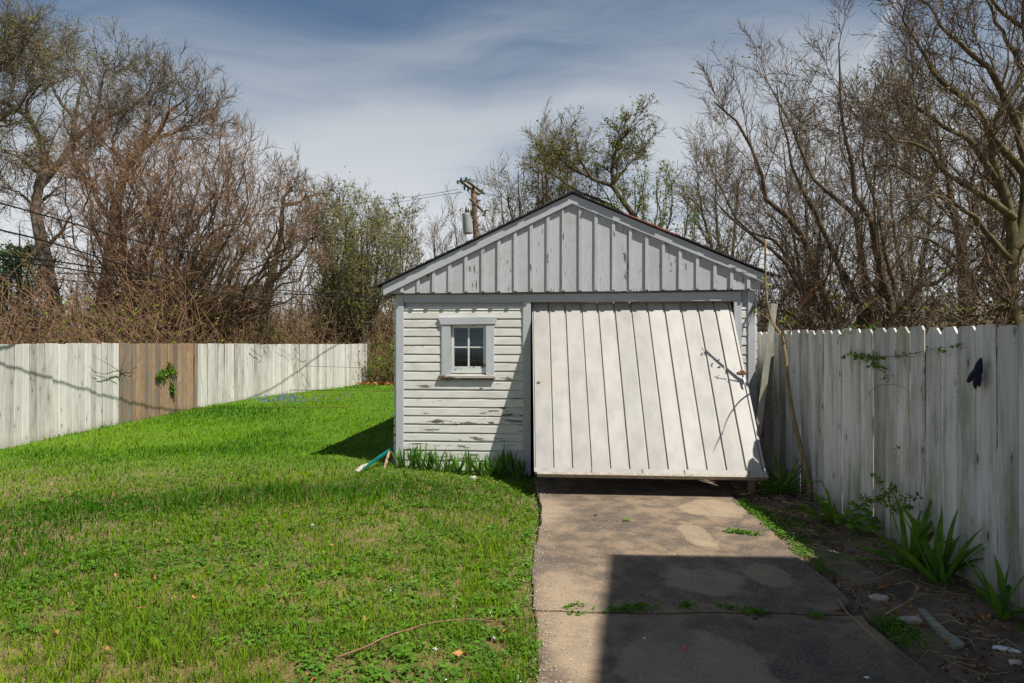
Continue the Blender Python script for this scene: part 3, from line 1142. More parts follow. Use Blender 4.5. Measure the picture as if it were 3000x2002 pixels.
dbox(mb, 0.012, DW - 0.012, 0.004, DL - 0.01, -0.022, -0.004)
dbox(mb, 0.0, 0.012, 0.0, DL - 0.05, -0.04, 0.004)
door = mb.build('garage_door', M['door'], garage)
NP = 12
gx = [0.0] + [DW * (0.083 * (i + 1)) for i in range(NP - 1)] + [DW - 0.03]
for i in range(NP):
    mb = MB()
    a0 = gx[i] + (0.0125 if i == 0 else 0.013)
    a1 = gx[i + 1] - 0.009
    dbox(mb, a0, a1, 0.004, DL - 0.072, -0.0035, 0.016 + 0.0015 * (i % 3), 0.005)
    mb.build('door_panel', M['door'], door)
mb = MB()
dbox(mb, DW - 0.03, DW, 0.0, DL - 0.072, -0.045, 0.016, 0.003)
mb.build('door_stile', M['door'], door)
mb = MB()
dbox(mb, 0.0, DW + 0.004, DL - 0.071, DL - 0.022, -0.05, 0.020, 0.0)
mb.build('bottom_rail', M['door'], door)
mb = MB()
dbox(mb, 0.03, DW + 0.006, DL - 0.0205, DL + 0.008, -0.06, 0.030, 0.0)
mb.build('bottom_rail', M['stone'], door)
# joint blocks on the lower rail
for a in (0.62, 1.17, 1.62, 2.3):
    mb = MB()
    dbox(mb, a, a + 0.012, DL - 0.066, DL - 0.026, 0.0205, 0.024)
    mb.build('rail_clip', M['rust'], door)
# keyhole plate at the left, latch and handle at the right
lk = MB()
dbox(lk, 0.045, 0.062, 1.17, 1.195, 0.013, 0.022)
dbox(lk, 0.067, 0.080, 1.168, 1.180, 0.013, 0.026)
dbox(lk, 0.066, 0.078, 1.186, 1.198, 0.013, 0.024)
lk.build('lock', M['rust'], door)
lt = MB()
dbox(lt, DW - 0.125, DW - 0.07, 1.02, 1.07, 0.014, 0.021)
lt.build('latch_plate', M['door'], door)
lt = MB()
lt.tube([DP(DW - 0.10, 1.04, 0.030), DP(DW - 0.05, 1.036, 0.034), DP(DW + 0.035, 1.045, 0.032)], 0.009, 6)
lt.tube([DP(DW - 0.095, 1.052, 0.030), DP(DW - 0.03, 1.053, 0.036)], 0.006, 6)
lt.tube([DP(DW - 0.06, 1.02, 0.012), DP(DW - 0.06, 1.02, 0.045), DP(DW - 0.02, 1.03, 0.045)], 0.006, 6)
lt.build('latch_bolt', M['rust'], door)
hd = MB()
hd.tube([DP(DW - 0.050, 1.175, 0.012), DP(DW - 0.050, 1.175, 0.060)], [0.011, 0.008], 8)
hd.tube([DP(DW - 0.054, 1.105, 0.055), DP(DW - 0.052, 1.14, 0.066), DP(DW - 0.048, 1.20, 0.066), DP(DW - 0.046, 1.235, 0.055)], [0.007, 0.012, 0.012, 0.006], 8)
hd.build('handle', M['steel'], door)

# bracket with feather-like frayed rope on the right corner board
x_, z_ = GP(1721, 705, -0.06)
mb = MB()
for k in range(9):
    a = random.Random(k).uniform(-1, 1)
    x0 = x_ + 0.07
    mb.tube([(x0, -0.05, z_ + 0.05 + 0.006 * k), (x0 - 0.03 + 0.015 * a, -0.10, z_ + 0.0), (x0 - 0.08 + 0.05 * a, -0.10 - 0.02 * a, z_ - 0.10 - 0.02 * k)], [0.006, 0.004, 0.001], 4)
tag(mb.build('frayed_rope', M['cable'], None), 'frayed dark rope end hanging at the right corner board of the garage', 'rope')
bpy.data.objects['frayed_rope'].location = (OX, OY, 0)
bpy.data.objects['frayed_rope'].rotation_euler = (0, 0, -TH)

# ---------------------------------------------------------------- left fence
def mk_plank(name, w, th, h, seed, ear=0.022, mat=None):
    r = random.Random(seed)
    c_ = ear * r.uniform(0.6, 1.3)
    l = r.uniform(-0.004, 0.004)
    prof = [(-w / 2, 0), (w / 2, 0), (w / 2 + l * 0.3, h - c_ * r.uniform(0.8, 1.4)), (w / 2 - c_, h), (-w / 2 + c_, h + l), (-w / 2 + l * 0.3, h - c_ * r.uniform(0.8, 1.4))]
    mb = MB()
    mb.prism(prof, 0, th, lambda q, t_: (t_, q[0], q[1]))
    me = mb.mesh(name)
    fixn(me)
    bm = bmesh.new()
    bm.from_mesh(me)
    ee_ = [e for e in bm.edges if abs(e.verts[0].co.z - e.verts[1].co.z) > h * 0.5]
    bmesh.ops.bevel(bm, geom=ee_, offset=0.007, segments=1, affect='EDGES')
    bm.to_mesh(me)
    bm.free()
    if mat:
        me.materials.append(mat)
    return me


def path_pt(P, s):
    d = np.concatenate([[0], np.cumsum(np.linalg.norm(np.diff(P, axis=0), axis=1))])
    s = min(max(s, 0), d[-1] - 1e-6)
    i = int(np.searchsorted(d, s, side='right') - 1)
    t_ = (s - d[i]) / (d[i + 1] - d[i])
    p = P[i] * (1 - t_) + P[i + 1] * t_
    tg = P[i + 1] - P[i]
    return p, math.atan2(tg[1], tg[0])


LP = catmull([(-7.62, 5.6, 0), (-7.57, 9.0, 0), (-7.55, 13, 0), (-7.42, 17.0, 0), (-7.05, 20.0, 0), (-6.3, 23.2, 0), (-5.62, 26.6, 0)], 60)[:, :2]
LLEN = float(np.sum(np.linalg.norm(np.diff(LP, axis=0), axis=1)))
lfence = empty('plank_fence', (-7.5, 10.0, 0))
tag(lfence, 'low whitewashed plank fence left of the lawn with one bare brown stretch', 'fence')
PW = 0.168
vars_w = [mk_plank('plank', PW + 0.000, 0.019, 1.66, 10 + i, 0.02, M['lfence']) for i in range(7)]
vars_b = [mk_plank('plank', PW * 0.86 - 0.005, 0.019, 1.66, 30 + i, 0.02, M['bfence']) for i in range(5)]
s = 0.0
i = 0
rr = random.Random(12)
while s < LLEN - 0.1:
    p, ang = path_pt(LP, s)
    brown = 13.05 < p[1] < 16.15
    w_ = PW * (0.86 if brown else 1.0)
    p, ang = path_pt(LP, s + w_ / 2)
    top = 1.60 - 0.11 * sstep(p[1], 11, 26) + rr.uniform(-0.008, 0.010)
    me = rr.choice(vars_b if brown else vars_w)
    o = bpy.data.objects.new('plank', me)
    COL.objects.link(o)
    o.parent = lfence
    off = rr.uniform(-0.008, 0.010)
    o.location = (p[0] + 7.5 + off, p[1] - 10.0, top - 1.66)
    o.rotation_euler = (rr.uniform(-0.008, 0.008), rr.uniform(-0.006, 0.010), ang - math.pi / 2 + rr.uniform(-0.05, 0.05))
    if brown:
        o['label'] = 'bare brown plank'
    s += w_ + rr.uniform(0.0, 0.004)
    i += 1
for z in (0.35, 1.25):
    mb = MB()
    q = [(LP[k][0] - 7.5 * -1 - 0.045, LP[k][1] - 10, z) for k in range(0, 60, 3)] + [(LP[-1][0] + 7.5 - 0.045, LP[-1][1] - 10, z)]
    mb.tube(q, 0.035, 4)
    mb.build('rail', M['oldwood'], lfence)
for k in range(0, 9):
    p, ang = path_pt(LP, 0.6 + k * 2.55)
    mb = MB()
    mb.box(p[0] + 7.5 - 0.17, p[0] + 7.5 - 0.08, p[1] - 10.05, p[1] - 9.96, -0.3, 1.5)
    mb.build('fence_post', M['oldwood'], lfence)

# ---------------------------------------------------------------- right fence
rfence = empty('picket_fence', (3.25, 6.0, 0))
tag(rfence, 'tall fence of weathered dog-eared white pickets along the right of the driveway', 'fence')
RW = 0.193
vars_r = [mk_plank('picket', RW - 0.003, 0.018, 1.84, 50 + i, 0.042, M['rfence']) for i in range(7)]
y = 2.72
rr = random.Random(4)
i = 0
while y < 15.5:
    o = bpy.data.objects.new('picket', rr.choice(vars_r))
    COL.objects.link(o)
    o.parent = rfence
    top = 1.775 + rr.uniform(-0.008, 0.008)
    lean = 0.0
    o.location = (rr.uniform(-0.009, 0.007) - 0.012, y - 6.0, top - 1.84)
    o.rotation_euler = (rr.uniform(-0.004, 0.004) - 0.004, rr.uniform(-0.004, 0.004), rr.uniform(-0.02, 0.02))
    y += RW + rr.choice([0.000, 0.001, 0.003])
    i += 1
for z in (0.3, 0.95, 1.55):
    mb = MB()
    mb.box(0.022, 0.062, -3.4, 9.5, z, z + 0.088)
    mb.build('rail', M['oldwood'], rfence)
for k in range(6):
    mb = MB()
    mb.box(0.066, 0.156, -3.3 + k * 2.5, -3.21 + k * 2.5, -0.3, 1.72)
    mb.build('fence_post', M['oldwood'], rfence)

# ---------------------------------------------------------------- neighbour house beyond the frame (its shadow lies over the drive)
H7 = 7.0
hx, hy = 0.79 + 0.47 * H7, 5.41 - 0.39 * H7
house = empty('neighbour_house', (hx, hy, 0), -0.05)
tag(house, 'tall pale house beyond the right fence, behind the viewer', 'house')
mb = MB()
mb.prism([(0.3, -0.3), (9.0, -0.3), (9.0, -11.0), (-1.1, -11.0)], -0.3, 6.75, lambda q, t_: (q[0], q[1], t_))
mb.build('wall', M['housewall'], house)
mb = MB()
mb.poly([(0, 0, 7.0), (9.3, 0, 7.0), (4.65, -4.3, 9.2)])
mb.poly([(-1.5, -11.3, 7.0), (0, 0, 7.0), (4.65, -4.3, 9.2), (4.65, -7.0, 9.2)])
mb.poly([(9.3, 0, 7.0), (9.3, -11.3, 7.0), (4.65, -7.0, 9.2), (4.65, -4.3, 9.2)])
mb.poly([(9.3, -11.3, 7.0), (-1.5, -11.3, 7.0), (4.65, -7.0, 9.2)])
mb.poly([(0, 0, 6.8), (9.3, 0, 6.8), (9.3, -11.3, 6.8), (-1.5, -11.3, 6.8)])
mb.poly([(0, 0, 6.8), (0, 0, 7.0), (9.3, 0, 7.0), (9.3, 0, 6.8)])
mb.poly([(0, 0, 6.8), (0, 0, 7.0), (-1.5, -11.3, 7.0), (-1.5, -11.3, 6.8)])
mb.build('roof', M['houseroof'], house)
for k in range(3):
    mb = MB()
    mb.box(1.2 + k * 2.8, 2.2 + k * 2.8, -0.29, -0.25, 4.2, 5.7)
    o = mb.build('window', M['glass'], house)

# ---------------------------------------------------------------- trees
def norm(a):
    return a / (np.linalg.norm(a, axis=-1, keepdims=True) + 1e-9)


def grow(g, P, R, m, t0, t1, ang, length, K, wig, trop, rr_, rmin, taper=0.3, tfall=0.45, bias=None):
    """m side branches on every parent branch"""
    N, K0, _ = P.shape
    M_ = N * m
    t_ = (t0 + (t1 - t0) * (np.tile(np.arange(m), N) + g.random(M_)) / m)
    pi = np.repeat(np.arange(N), m)
    u = t_ * (K0 - 1)
    i0 = np.clip(u.astype(int), 0, K0 - 2)
    f = (u - i0)[:, None]
    base = P[pi, i0] * (1 - f) + P[pi, i0 + 1] * f
    T = norm(P[pi, i0 + 1] - P[pi, i0])
    pr = R[pi, i0] * (1 - f[:, 0]) + R[pi, i0 + 1] * f[:, 0]
    rv = norm(g.normal(size=(M_, 3)))
    U = norm(np.cross(T, rv))
    a = np.radians(ang * (0.65 + 0.7 * g.random(M_)))[:, None]
    a = a * (1 - 0.35 * t_[:, None])
    d = norm(np.cos(a) * T + np.sin(a) * U)
    if bias is not None:
        d = norm(d + np.array(bias))
    L = length * (1 - tfall * t_) * (0.55 + 0.8 * g.random(M_))
    pts = np.empty((M_, K, 3))
    pts[:, 0] = base
    for k in range(1, K):
        d = norm(d + wig * g.normal(size=(M_, 3)) + np.array([0, 0, trop]))
        pts[:, k] = pts[:, k - 1] + d * (L / (K - 1))[:, None]
    r0 = np.maximum(pr * rr_, rmin)
    R2 = r0[:, None] * (1 - (1 - taper) * np.linspace(0, 1, K))[None]
    return pts, np.maximum(R2, rmin * 0.6)


def leafquads(g, P, n, size, jitter=0.03, elong=1.6):
    """small folded leaf faces near random places of the branches"""
    N, K, _ = P.shape
    i = g.integers(0, N, n)
    u = g.random(n) * (K - 1)
    k = np.clip(u.astype(int), 0, K - 2)
    f = (u - k)[:, None]
    c = P[i, k] * (1 - f) + P[i, k + 1] * f + g.normal(size=(n, 3)) * jitter
    s_ = size * (0.6 + 0.8 * g.random((n, 1)))
    a = norm(g.normal(size=(n, 3)))
    b_ = norm(np.cross(a, g.normal(size=(n, 3))))
    V = np.stack([c - a * s_ * 0.5 * elong, c + b_ * s_ * 0.45, c + a * s_ * 0.5 * elong, c - b_ * s_ * 0.45], 1).reshape(-1, 3)
    Q_ = np.arange(n * 4).reshape(n, 4)
    return V, Q_


def tree(name, label, cat, limbs, levels, barkm, twigm, seed, group=None, K=14, leaves=None, jit=0.03, sides=7, only=None):
    """limbs: lists of (x, y, z, radius); levels: dict per generation"""
    g = np.random.default_rng(seed)
    Ls, Rs = [], []
    for l in limbs:
        q = catmull(l, K)
        p = q[:, :3] + g.normal(size=(K, 3)) * jit * np.linspace(0.2, 1, K)[:, None]
        Ls.append(p)
        Rs.append(np.maximum(q[:, 3], 0.004))
    P = np.array(Ls)
    R = np.array(Rs)
    base = P[0, 0].copy()
    root = empty(name, tuple(base))
    tag(root, label, cat, group)
    V, Q_ = tubes(P, R, sides)
    link('trunk', npmesh('trunk', V - base, Q_, smooth=True), barkm, root)
    gens = [(P, R) if only is None else (P[only], R[only])]
    parts = []
    allp = []
    for li, lv in enumerate(levels):
        pp, rr_ = gens[-1]
        if lv.get('also') is not None and len(gens) > 1:
            pass
        c_ = grow(g, pp, rr_, **lv['g'])
        gens.append(c_)
        parts.append(ribbons(c_[0], c_[1], g) if (li == len(levels) - 1 and li >= 2) else tubes(c_[0], c_[1], lv.get('n', 3)))
        allp.append(c_[0])
    V, Q_ = merge(parts)
    link('crown', npmesh('crown', V - base, Q_, smooth=True), twigm, root)
    if leaves:
        V, Q_ = leafquads(g, allp[-1], leaves[0], leaves[1], leaves[3] if len(leaves) > 3 else 0.04)
        link('leaves', npmesh('leaves', V - base, Q_), leaves[2], root)
    return root


def lv(m, t0, t1, ang, length, K, wig, trop, rr_, rmin, n=3, taper=0.3, tfall=0.45, bias=None):
    return dict(g=dict(m=m, t0=t0, t1=t1, ang=ang, length=length, K=K, wig=wig, trop=trop, rr_=rr_, rmin=rmin, taper=taper, tfall=tfall, bias=bias), n=n)


def limb(pts, D0, D1, r0, r1):
    n = len(pts)
    out = []
    for i, (px, py) in enumerate(pts):
        f = i / (n - 1)
        q = at(px, py, D0 + (D1 - D0) * f)
        out.append((q[0], q[1], q[2], r0 + (r1 - r0) * f ** 0.8))
    return out


def footed(pts, D0, D1, r0, r1):
    """a limb list that starts in the ground"""
    x = pts[0][0]
    l = limb(pts, D0, D1, r0, r1)
    X = l[0][0]
    return [(X * 1.0, D0, -0.2, r0 * 1.25)] + l


# -- right cluster beyond the picket fence
D = 15.0
J_ = [
    ([(1917, 744), (1877, 649), (1837, 524), (1752, 450), (1742, 380), (1692, 280), (1642, 235)], 15, 13.8, 0.098, 0.016),
    ([(1977, 744), (1932, 624), (1887, 524), (1837, 425), (1807, 350), (1777, 200)], 15.3, 15.5, 0.094, 0.014),
    ([(1997, 744), (1972, 560), (1967, 500), (1877, 425), (1827, 325), (1787, 240), (1757, 180)], 16, 16.8, 0.094, 0.014),
    ([(2047, 744), (2012, 574), (1997, 500), (1962, 450), (1957, 390), (1937, 300), (1927, 175), (1922, 100)], 15.0, 14.5, 0.101, 0.012),
    ([(2047, 744), (2052, 640), (2030, 580), (2020, 500), (1985, 400), (1990, 300), (2010, 190)], 15.2, 16.0, 0.078, 0.011),
    ([(2040, 750), (2080, 690), (2112, 652), (2157, 645), (2200, 600), (2230, 560)], 15.0, 14.4, 0.078, 0.016),
    ([(1902, 740), (1850, 690), (1800, 600), (1747, 554), (1680, 500), (1622, 440)], 14.8, 13.6, 0.070, 0.009),
    ([(1917, 744), (1870, 700), (1827, 640), (1787, 560), (1700, 520), (1640, 400), (1615, 345)], 15.6, 16.4, 0.070, 0.009),
    ([(1860, 760), (1790, 712), (1740, 700), (1700, 690)], 14.6, 13.9, 0.055, 0.016),
]
limbs = [footed(*a) for a in J_]
for k in range(len(limbs)):
    limbs[k][0] = (limbs[k][1][0] * 0.6 + 7.6 * 0.4, limbs[k][1][1], -0.2, limbs[k][0][3])
tree('bare_tree', 'many-stemmed bare tree with dark leaning trunks right behind the picket fence beside the garage', 'tree', limbs,
     [lv(13, 0.22, 1.0, 45, 2.1, 7, 0.13, 0.15, 0.34, 0.009, 4), lv(8, 0.12, 1.0, 48, 0.95, 5, 0.20, 0.11, 0.5, 0.006), lv(12, 0.1, 1.0, 45, 0.42, 4, 0.2, 0.08, 0.6, 0.0042)],
     M['barkdark'], M['twigdark'], 11, leaves=(2600, 0.035, M['bud'], 0.02))
K_ = [
    ([(2222, 744), (2214, 650), (2205, 560), (2192, 490), (2172, 400), (2155, 330), (2140, 260)], 20, 20, 0.224, 0.024),
    ([(2205, 560), (2240, 480), (2262, 400), (2270, 320), (2300, 240)], 20, 21, 0.128, 0.024),
    ([(2192, 490), (2150, 440), (2090, 400), (2040, 380), (1985, 385)], 20, 19, 0.096, 0.016),
    ([(2172, 400), (2120, 330), (2080, 290), (2060, 240)], 20, 18, 0.080, 0.016),
    ([(2214, 650), (2260, 600), (2300, 560), (2350, 540)], 20, 20, 0.080, 0.016),
    ([(2205, 600), (2150, 560), (2080, 540), (2020, 545)], 20, 19, 0.064, 0.012),
]
limbs = [footed(*K_[0])] + [limb(*a) for a in K_[1:]]
tree('bare_tree', 'straight thick-trunked tree with brown buds standing between the leaning stems and the mossy tree', 'tree', limbs,
     [lv(14, 0.3, 1.0, 55, 2.4, 7, 0.16, 0.08, 0.35, 0.011, 4), lv(8, 0.12, 1.0, 50, 1.1, 5, 0.2, 0.05, 0.5, 0.007), lv(10, 0.1, 1.0, 45, 0.5, 4, 0.2, 0.02, 0.6, 0.005)],
     M['barkdark'], M['twigdark'], 12, leaves=(6500, 0.035, M['duskleaf'], 0.05))
L_ = [
    ([(2332, 744), (2316, 680), (2320, 600), (2326, 500), (2290, 420), (2270, 350), (2300, 250), (2350, 150)], 12, 12, 0.144, 0.036),
    ([(2322, 620), (2345, 520), (2352, 400), (2340, 300), (2360, 180), (2345, 60), (2360, -40)], 12, 12.5, 0.108, 0.022),
    ([(2326, 500), (2240, 440), (2180, 400), (2120, 340), (2060, 320), (2010, 300)], 12, 10.6, 0.072, 0.009),
    ([(2352, 400), (2290, 330), (2227, 240), (2160, 190), (2127, 150), (2080, 60), (2068, 20)], 12.2, 10.6, 0.079, 0.009),
    ([(2340, 300), (2290, 190), (2250, 140), (2190, 90), (2150, 40), (2110, -20)], 12.2, 11.4, 0.072, 0.010),
    ([(2290, 420), (2230, 330), (2160, 290), (2090, 240), (2040, 235), (1990, 250)], 12, 10.8, 0.065, 0.009),
    ([(2320, 600), (2260, 530), (2200, 470), (2130, 450), (2060, 470)], 12, 11, 0.065, 0.009),
    ([(2345, 60), (2290, 20), (2240, -40), (2180, -90)], 12.3, 11.8, 0.043, 0.011),
    ([(2318, 690), (2280, 720), (2262, 755)], 12, 12, 0.086, 0.072),
    ([(2360, 180), (2310, 90), (2270, 10), (2262, -60)], 12.4, 12.8, 0.050, 0.011),
]
limbs = [footed(*L_[0])] + [limb(*a) for a in L_[1:]]
tree('bare_tree', 'large bare tree with mossy yellowish bark at far right, limbs sweeping left', 'tree', limbs,
     [lv(13, 0.15, 1.0, 42, 1.8, 7, 0.15, 0.10, 0.32, 0.008, 4), lv(8, 0.12, 1.0, 45, 0.8, 5, 0.2, 0.08, 0.5, 0.0055), lv(10, 0.1, 1.0, 45, 0.36, 4, 0.2, 0.05, 0.6, 0.0038)],
     M['barkmoss'], M['twigdark'], 13, leaves=(2600, 0.03, M['bud'], 0.02))
# slim trees filling behind them
for n_, (bx, tops, Dd, lab) in enumerate([
    (1660, [(1600, 420), (1640, 380), (1700, 400)], 24, 'thin grey tree just right of the garage roof, behind the leaning trunks'),
    (1850, [(1800, 330), (1850, 300), (1900, 340)], 26, 'thin bare tree seen through the leaning trunks, behind their middle'),
    (2090, [(2030, 260), (2090, 230), (2150, 300)], 25, 'slim budding tree behind the gap between the leaning and straight trunks'),
    (2290, [(2260, 300), (2310, 260), (2360, 320)], 24, 'slim budding tree behind the mossy tree at the far right')]):
    ls = []
    for k, (tx, ty) in enumerate(tops):
        l = [(bx + k * 6, 740), (bx + (tx - bx) * 0.25 + k * 4, 640), (bx + (tx - bx) * 0.7, 500), (tx, ty)]
        ls.append(footed(l, Dd, Dd + k - 1, 0.11, 0.02))
    tree('slim_tree', lab, 'tree', ls,
         [lv(16, 0.2, 1.0, 45, 2.6, 6, 0.16, 0.10, 0.45, 0.012, 3), lv(8, 0.12, 1.0, 48, 1.1, 4, 0.2, 0.06, 0.5, 0.0085), lv(10, 0.1, 1.0, 45, 0.5, 3, 0.2, 0.03, 0.6, 0.0065)],
         M['barkgrey'], M['twigdark'], 40 + n_, leaves=(2600, 0.04, M['duskleaf'], 0.06))

# -- left side: big spreading trees
A_ = [
    ([(132, 790), (127, 709), (98, 575), (81, 475), (85, 435), (120, 395), (172, 320), (168, 280), (182, 220), (195, 165)], 26, 26, 0.320, 0.024),
    ([(172, 320), (210, 290), (250, 267), (290, 255), (325, 230), (350, 200)], 26, 25, 0.112, 0.016),
    ([(85, 435), (100, 370), (85, 300), (40, 250), (0, 235), (-40, 225)], 26, 25, 0.160, 0.040),
    ([(85, 300), (60, 240), (100, 180), (80, 120)], 25.5, 25, 0.072, 0.016),
    ([(168, 270), (130, 220), (110, 160), (130, 110)], 26, 27, 0.080, 0.016),
    ([(210, 290), (230, 230), (240, 170), (280, 150)], 25.8, 25, 0.064, 0.016),
    ([(90, 400), (40, 360), (0, 340), (-40, 300)], 26, 27, 0.080, 0.016),
    ([(81, 475), (40, 440), (0, 430)], 26, 25, 0.064, 0.016),
]
limbs = [footed(*A_[0])] + [limb(*a) for a in A_[1:]]
lvA = [lv(13, 0.22, 1.0, 50, 2.1, 7, 0.16, 0.07, 0.38, 0.013, 4), lv(8, 0.12, 1.0, 48, 1.0, 5, 0.2, 0.05, 0.5, 0.010), lv(9, 0.1, 1.0, 45, 0.6, 4, 0.2, 0.03, 0.6, 0.0058)]
tree('oak_tree', 'tallest tree at far left, grey trunk with high spreading crown just budding', 'tree', limbs, lvA, M['barkgrey'], M['twiggrey'], 21, leaves=(4500, 0.045, M['duskleaf'], 0.08))
A2_ = [
    ([(-120, 700), (-110, 500), (-90, 350), (-50, 300), (0, 272), (30, 262), (60, 225), (85, 170), (75, 130)], 23, 23, 0.240, 0.016),
    ([(-90, 350), (-60, 200), (0, 147), (40, 130), (58, 105), (50, 85)], 23, 22, 0.112, 0.016),
    ([(-60, 200), (-20, 120), (15, 105)], 23, 22, 0.064, 0.016),
    ([(0, 272), (30, 200), (30, 150)], 23, 24, 0.048, 0.012),
    ([(-50, 300), (0, 340), (60, 350)], 23, 22, 0.048, 0.012),
]
limbs = [footed(*A2_[0])] + [limb(*a) for a in A2_[1:]]
tree('oak_tree', 'tree beyond the left edge whose upper limbs reach into the top left corner', 'tree', limbs, lvA, M['barkgrey'], M['twiggrey'], 22, leaves=(3800, 0.045, M['duskleaf'], 0.08))
B_ = [
    ([(228, 770), (245, 640), (262, 520), (285, 400), (320, 350), (350, 320), (370, 280), (400, 240), (430, 225)], 24, 23.4, 0.26, 0.02),
    ([(320, 350), (340, 290), (335, 250), (355, 210)], 24, 24.5, 0.09, 0.02),
    ([(350, 320), (400, 305), (430, 290), (450, 285)], 23.8, 23, 0.07, 0.012),
    ([(262, 520), (220, 450), (200, 380), (210, 320)], 24, 25, 0.12, 0.02),
    ([(285, 400), (260, 340), (270, 290)], 24, 24, 0.08, 0.02),
]
limbs = [footed(*B_[0])] + [limb(*a) for a in B_[1:]]
tree('oak_tree', 'tall bare tree leaning right, between the tallest tree and the brown thicket trees', 'tree', limbs,
     [lv(14, 0.3, 1.0, 48, 2.4, 7, 0.16, 0.08, 0.45, 0.013, 4), lv(8, 0.12, 1.0, 48, 1.0, 5, 0.2, 0.05, 0.5, 0.009), lv(12, 0.1, 1.0, 45, 0.5, 4, 0.2, 0.03, 0.6, 0.007)], M['barkbrown'], M['twiggrey'], 23)


def fan(seed, bx, D, n, env, r0, spread=20, lean=0.0, Dv=2.0):
    """stems fanning out of one stool; env: list of (px, py) crown outline points"""
    g = random.Random(seed)
    ls = []
    ex = [e[0] for e in env]
    ey = [e[1] for e in env]
    for k in range(n):
        f = min(1, max(0, (k + g.uniform(-0.8, 1.8)) / n))
        tx = ex[0] + (ex[-1] - ex[0]) * f
        ty = float(np.interp(tx, ex, ey)) + g.uniform(0, 90) * (1 if k % 2 else 0.3)
        b0 = bx + g.uniform(-spread, spread)
        bow = (tx - b0) * g.uniform(0.30, 0.72)
        h = 790 - ty
        pts = [(b0, 790), (b0 + bow * 0.45, 790 - h * 0.22), (b0 + bow * 1.25, 790 - h * 0.55), (tx - (tx - b0) * 0.05, 790 - h * 0.8), (tx, ty)]
        ls.append(footed(pts, D + g.uniform(-0.3, 0.3), D + g.uniform(-Dv, Dv), r0 * g.uniform(0.6, 1.2), 0.012))
    return ls


lvC = [lv(11, 0.12, 1.0, 48, 2.0, 7, 0.24, 0.13, 0.55, 0.011, 3), lv(7, 0.1, 1.0, 48, 0.85, 4, 0.26, 0.10, 0.6, 0.007), lv(8, 0.1, 1.0, 38, 0.42, 3, 0.2, 0.08, 0.7, 0.005)]
tree('thicket_tree', 'leftmost of the reddish-brown many-stemmed trees behind the plank fence', 'tree',
     fan(1, 300, 19.5, 17, [(120, 450), (180, 330), (260, 330), (350, 330), (420, 370)], 0.055, 35), lvC, M['barkbrown'], M['twigred'], 31, jit=0.16)
tree('thicket_tree', 'middle reddish-brown many-stemmed tree behind the plank fence, widest of its kind', 'tree',
     fan(2, 385, 18.5, 17, [(290, 380), (350, 325), (440, 330), (520, 345), (590, 400)], 0.055, 40), lvC, M['barkbrown'], M['twigred'], 32, jit=0.16)
tree('thicket_tree', 'rightmost reddish-brown many-stemmed tree, leaning right over the plank fence', 'tree',
     fan(3, 470, 20, 16, [(480, 380), (540, 370), (600, 430), (650, 480), (720, 520), (745, 590)], 0.055, 45), lvC, M['barkbrown'], M['twigred'], 33, jit=0.16)
C4 = [
    ([(600, 790), (612, 700), (628, 620), (640, 560), (648, 490), (652, 460), (672, 440), (682, 428)], 24, 24, 0.16, 0.03),
    ([(650, 470), (672, 468), (690, 462), (700, 450), (718, 450), (724, 442)], 24, 24, 0.07, 0.02),
    ([(672, 440), (662, 425), (665, 415)], 24, 24, 0.04, 0.02),
    ([(620, 650), (680, 590), (720, 545), (745, 520)], 24, 23, 0.09, 0.02),
]
limbs = [footed(*C4[0])] + [limb(*a) for a in C4[1:]]
tree('gnarled_tree', 'gnarled tree with crooked bare top poking above the thicket left of the garage', 'tree', limbs,
     [lv(9, 0.3, 1.0, 55, 1.3, 6, 0.2, 0.1, 0.4, 0.012, 4), lv(6, 0.1, 1.0, 48, 0.6, 4, 0.2, 0.08, 0.6, 0.009), lv(8, 0.1, 1, 40, 0.35, 3, 0.2, 0.05, 0.6, 0.007)], M['barkdark'], M['twiggrey'], 34, jit=0.06)
lvE = [lv(9, 0.2, 1.0, 40, 2.4, 6, 0.16, 0.12, 0.45, 0.012, 3), lv(6, 0.1, 1.0, 40, 1.1, 4, 0.2, 0.1, 0.6, 0.009), lv(8, 0.1, 1.0, 36, 0.6, 3, 0.15, 0.08, 0.7, 0.008)]
tree('budding_tree', 'pale green budding tree left of the utility pole, nearer to the crooked tree', 'tree',
     fan(4, 765, 29, 8, [(722, 520), (745, 470), (780, 472), (808, 500)], 0.13, 6), lvE, M['barkgrey'], M['twiggrey'], 35, leaves=(7000, 0.06, M['duskleaf'], 0.14))
tree('budding_tree', 'round-topped pale green budding tree standing just left of the garage eave', 'tree',
     fan(5, 835, 30, 9, [(800, 545), (820, 495), (855, 485), (885, 520), (905, 575)], 0.13, 8), lvE, M['barkgrey'], M['twiggrey'], 36, leaves=(7000, 0.06, M['duskleaf'], 0.14))
tree('slim_tree', 'wispy thin tree between the round-topped tree and the garage roof', 'tree',
     fan(6, 915, 34, 5, [(890, 530), (912, 495), (935, 505), (960, 560)], 0.10, 6), lvE, M['barkgrey'], M['twiggrey'], 37, leaves=(1200, 0.09, M['duskleaf'], 0.1))
tree('slim_tree', 'bare grey-brown tree behind the utility pole and garage roof', 'tree',
     fan(7, 1040, 38, 9, [(960, 570), (1000, 520), (1040, 480), (1080, 490), (1130, 500), (1170, 560)], 0.14, 14), lvE, M['barkgrey'], M['twiggrey'], 38)
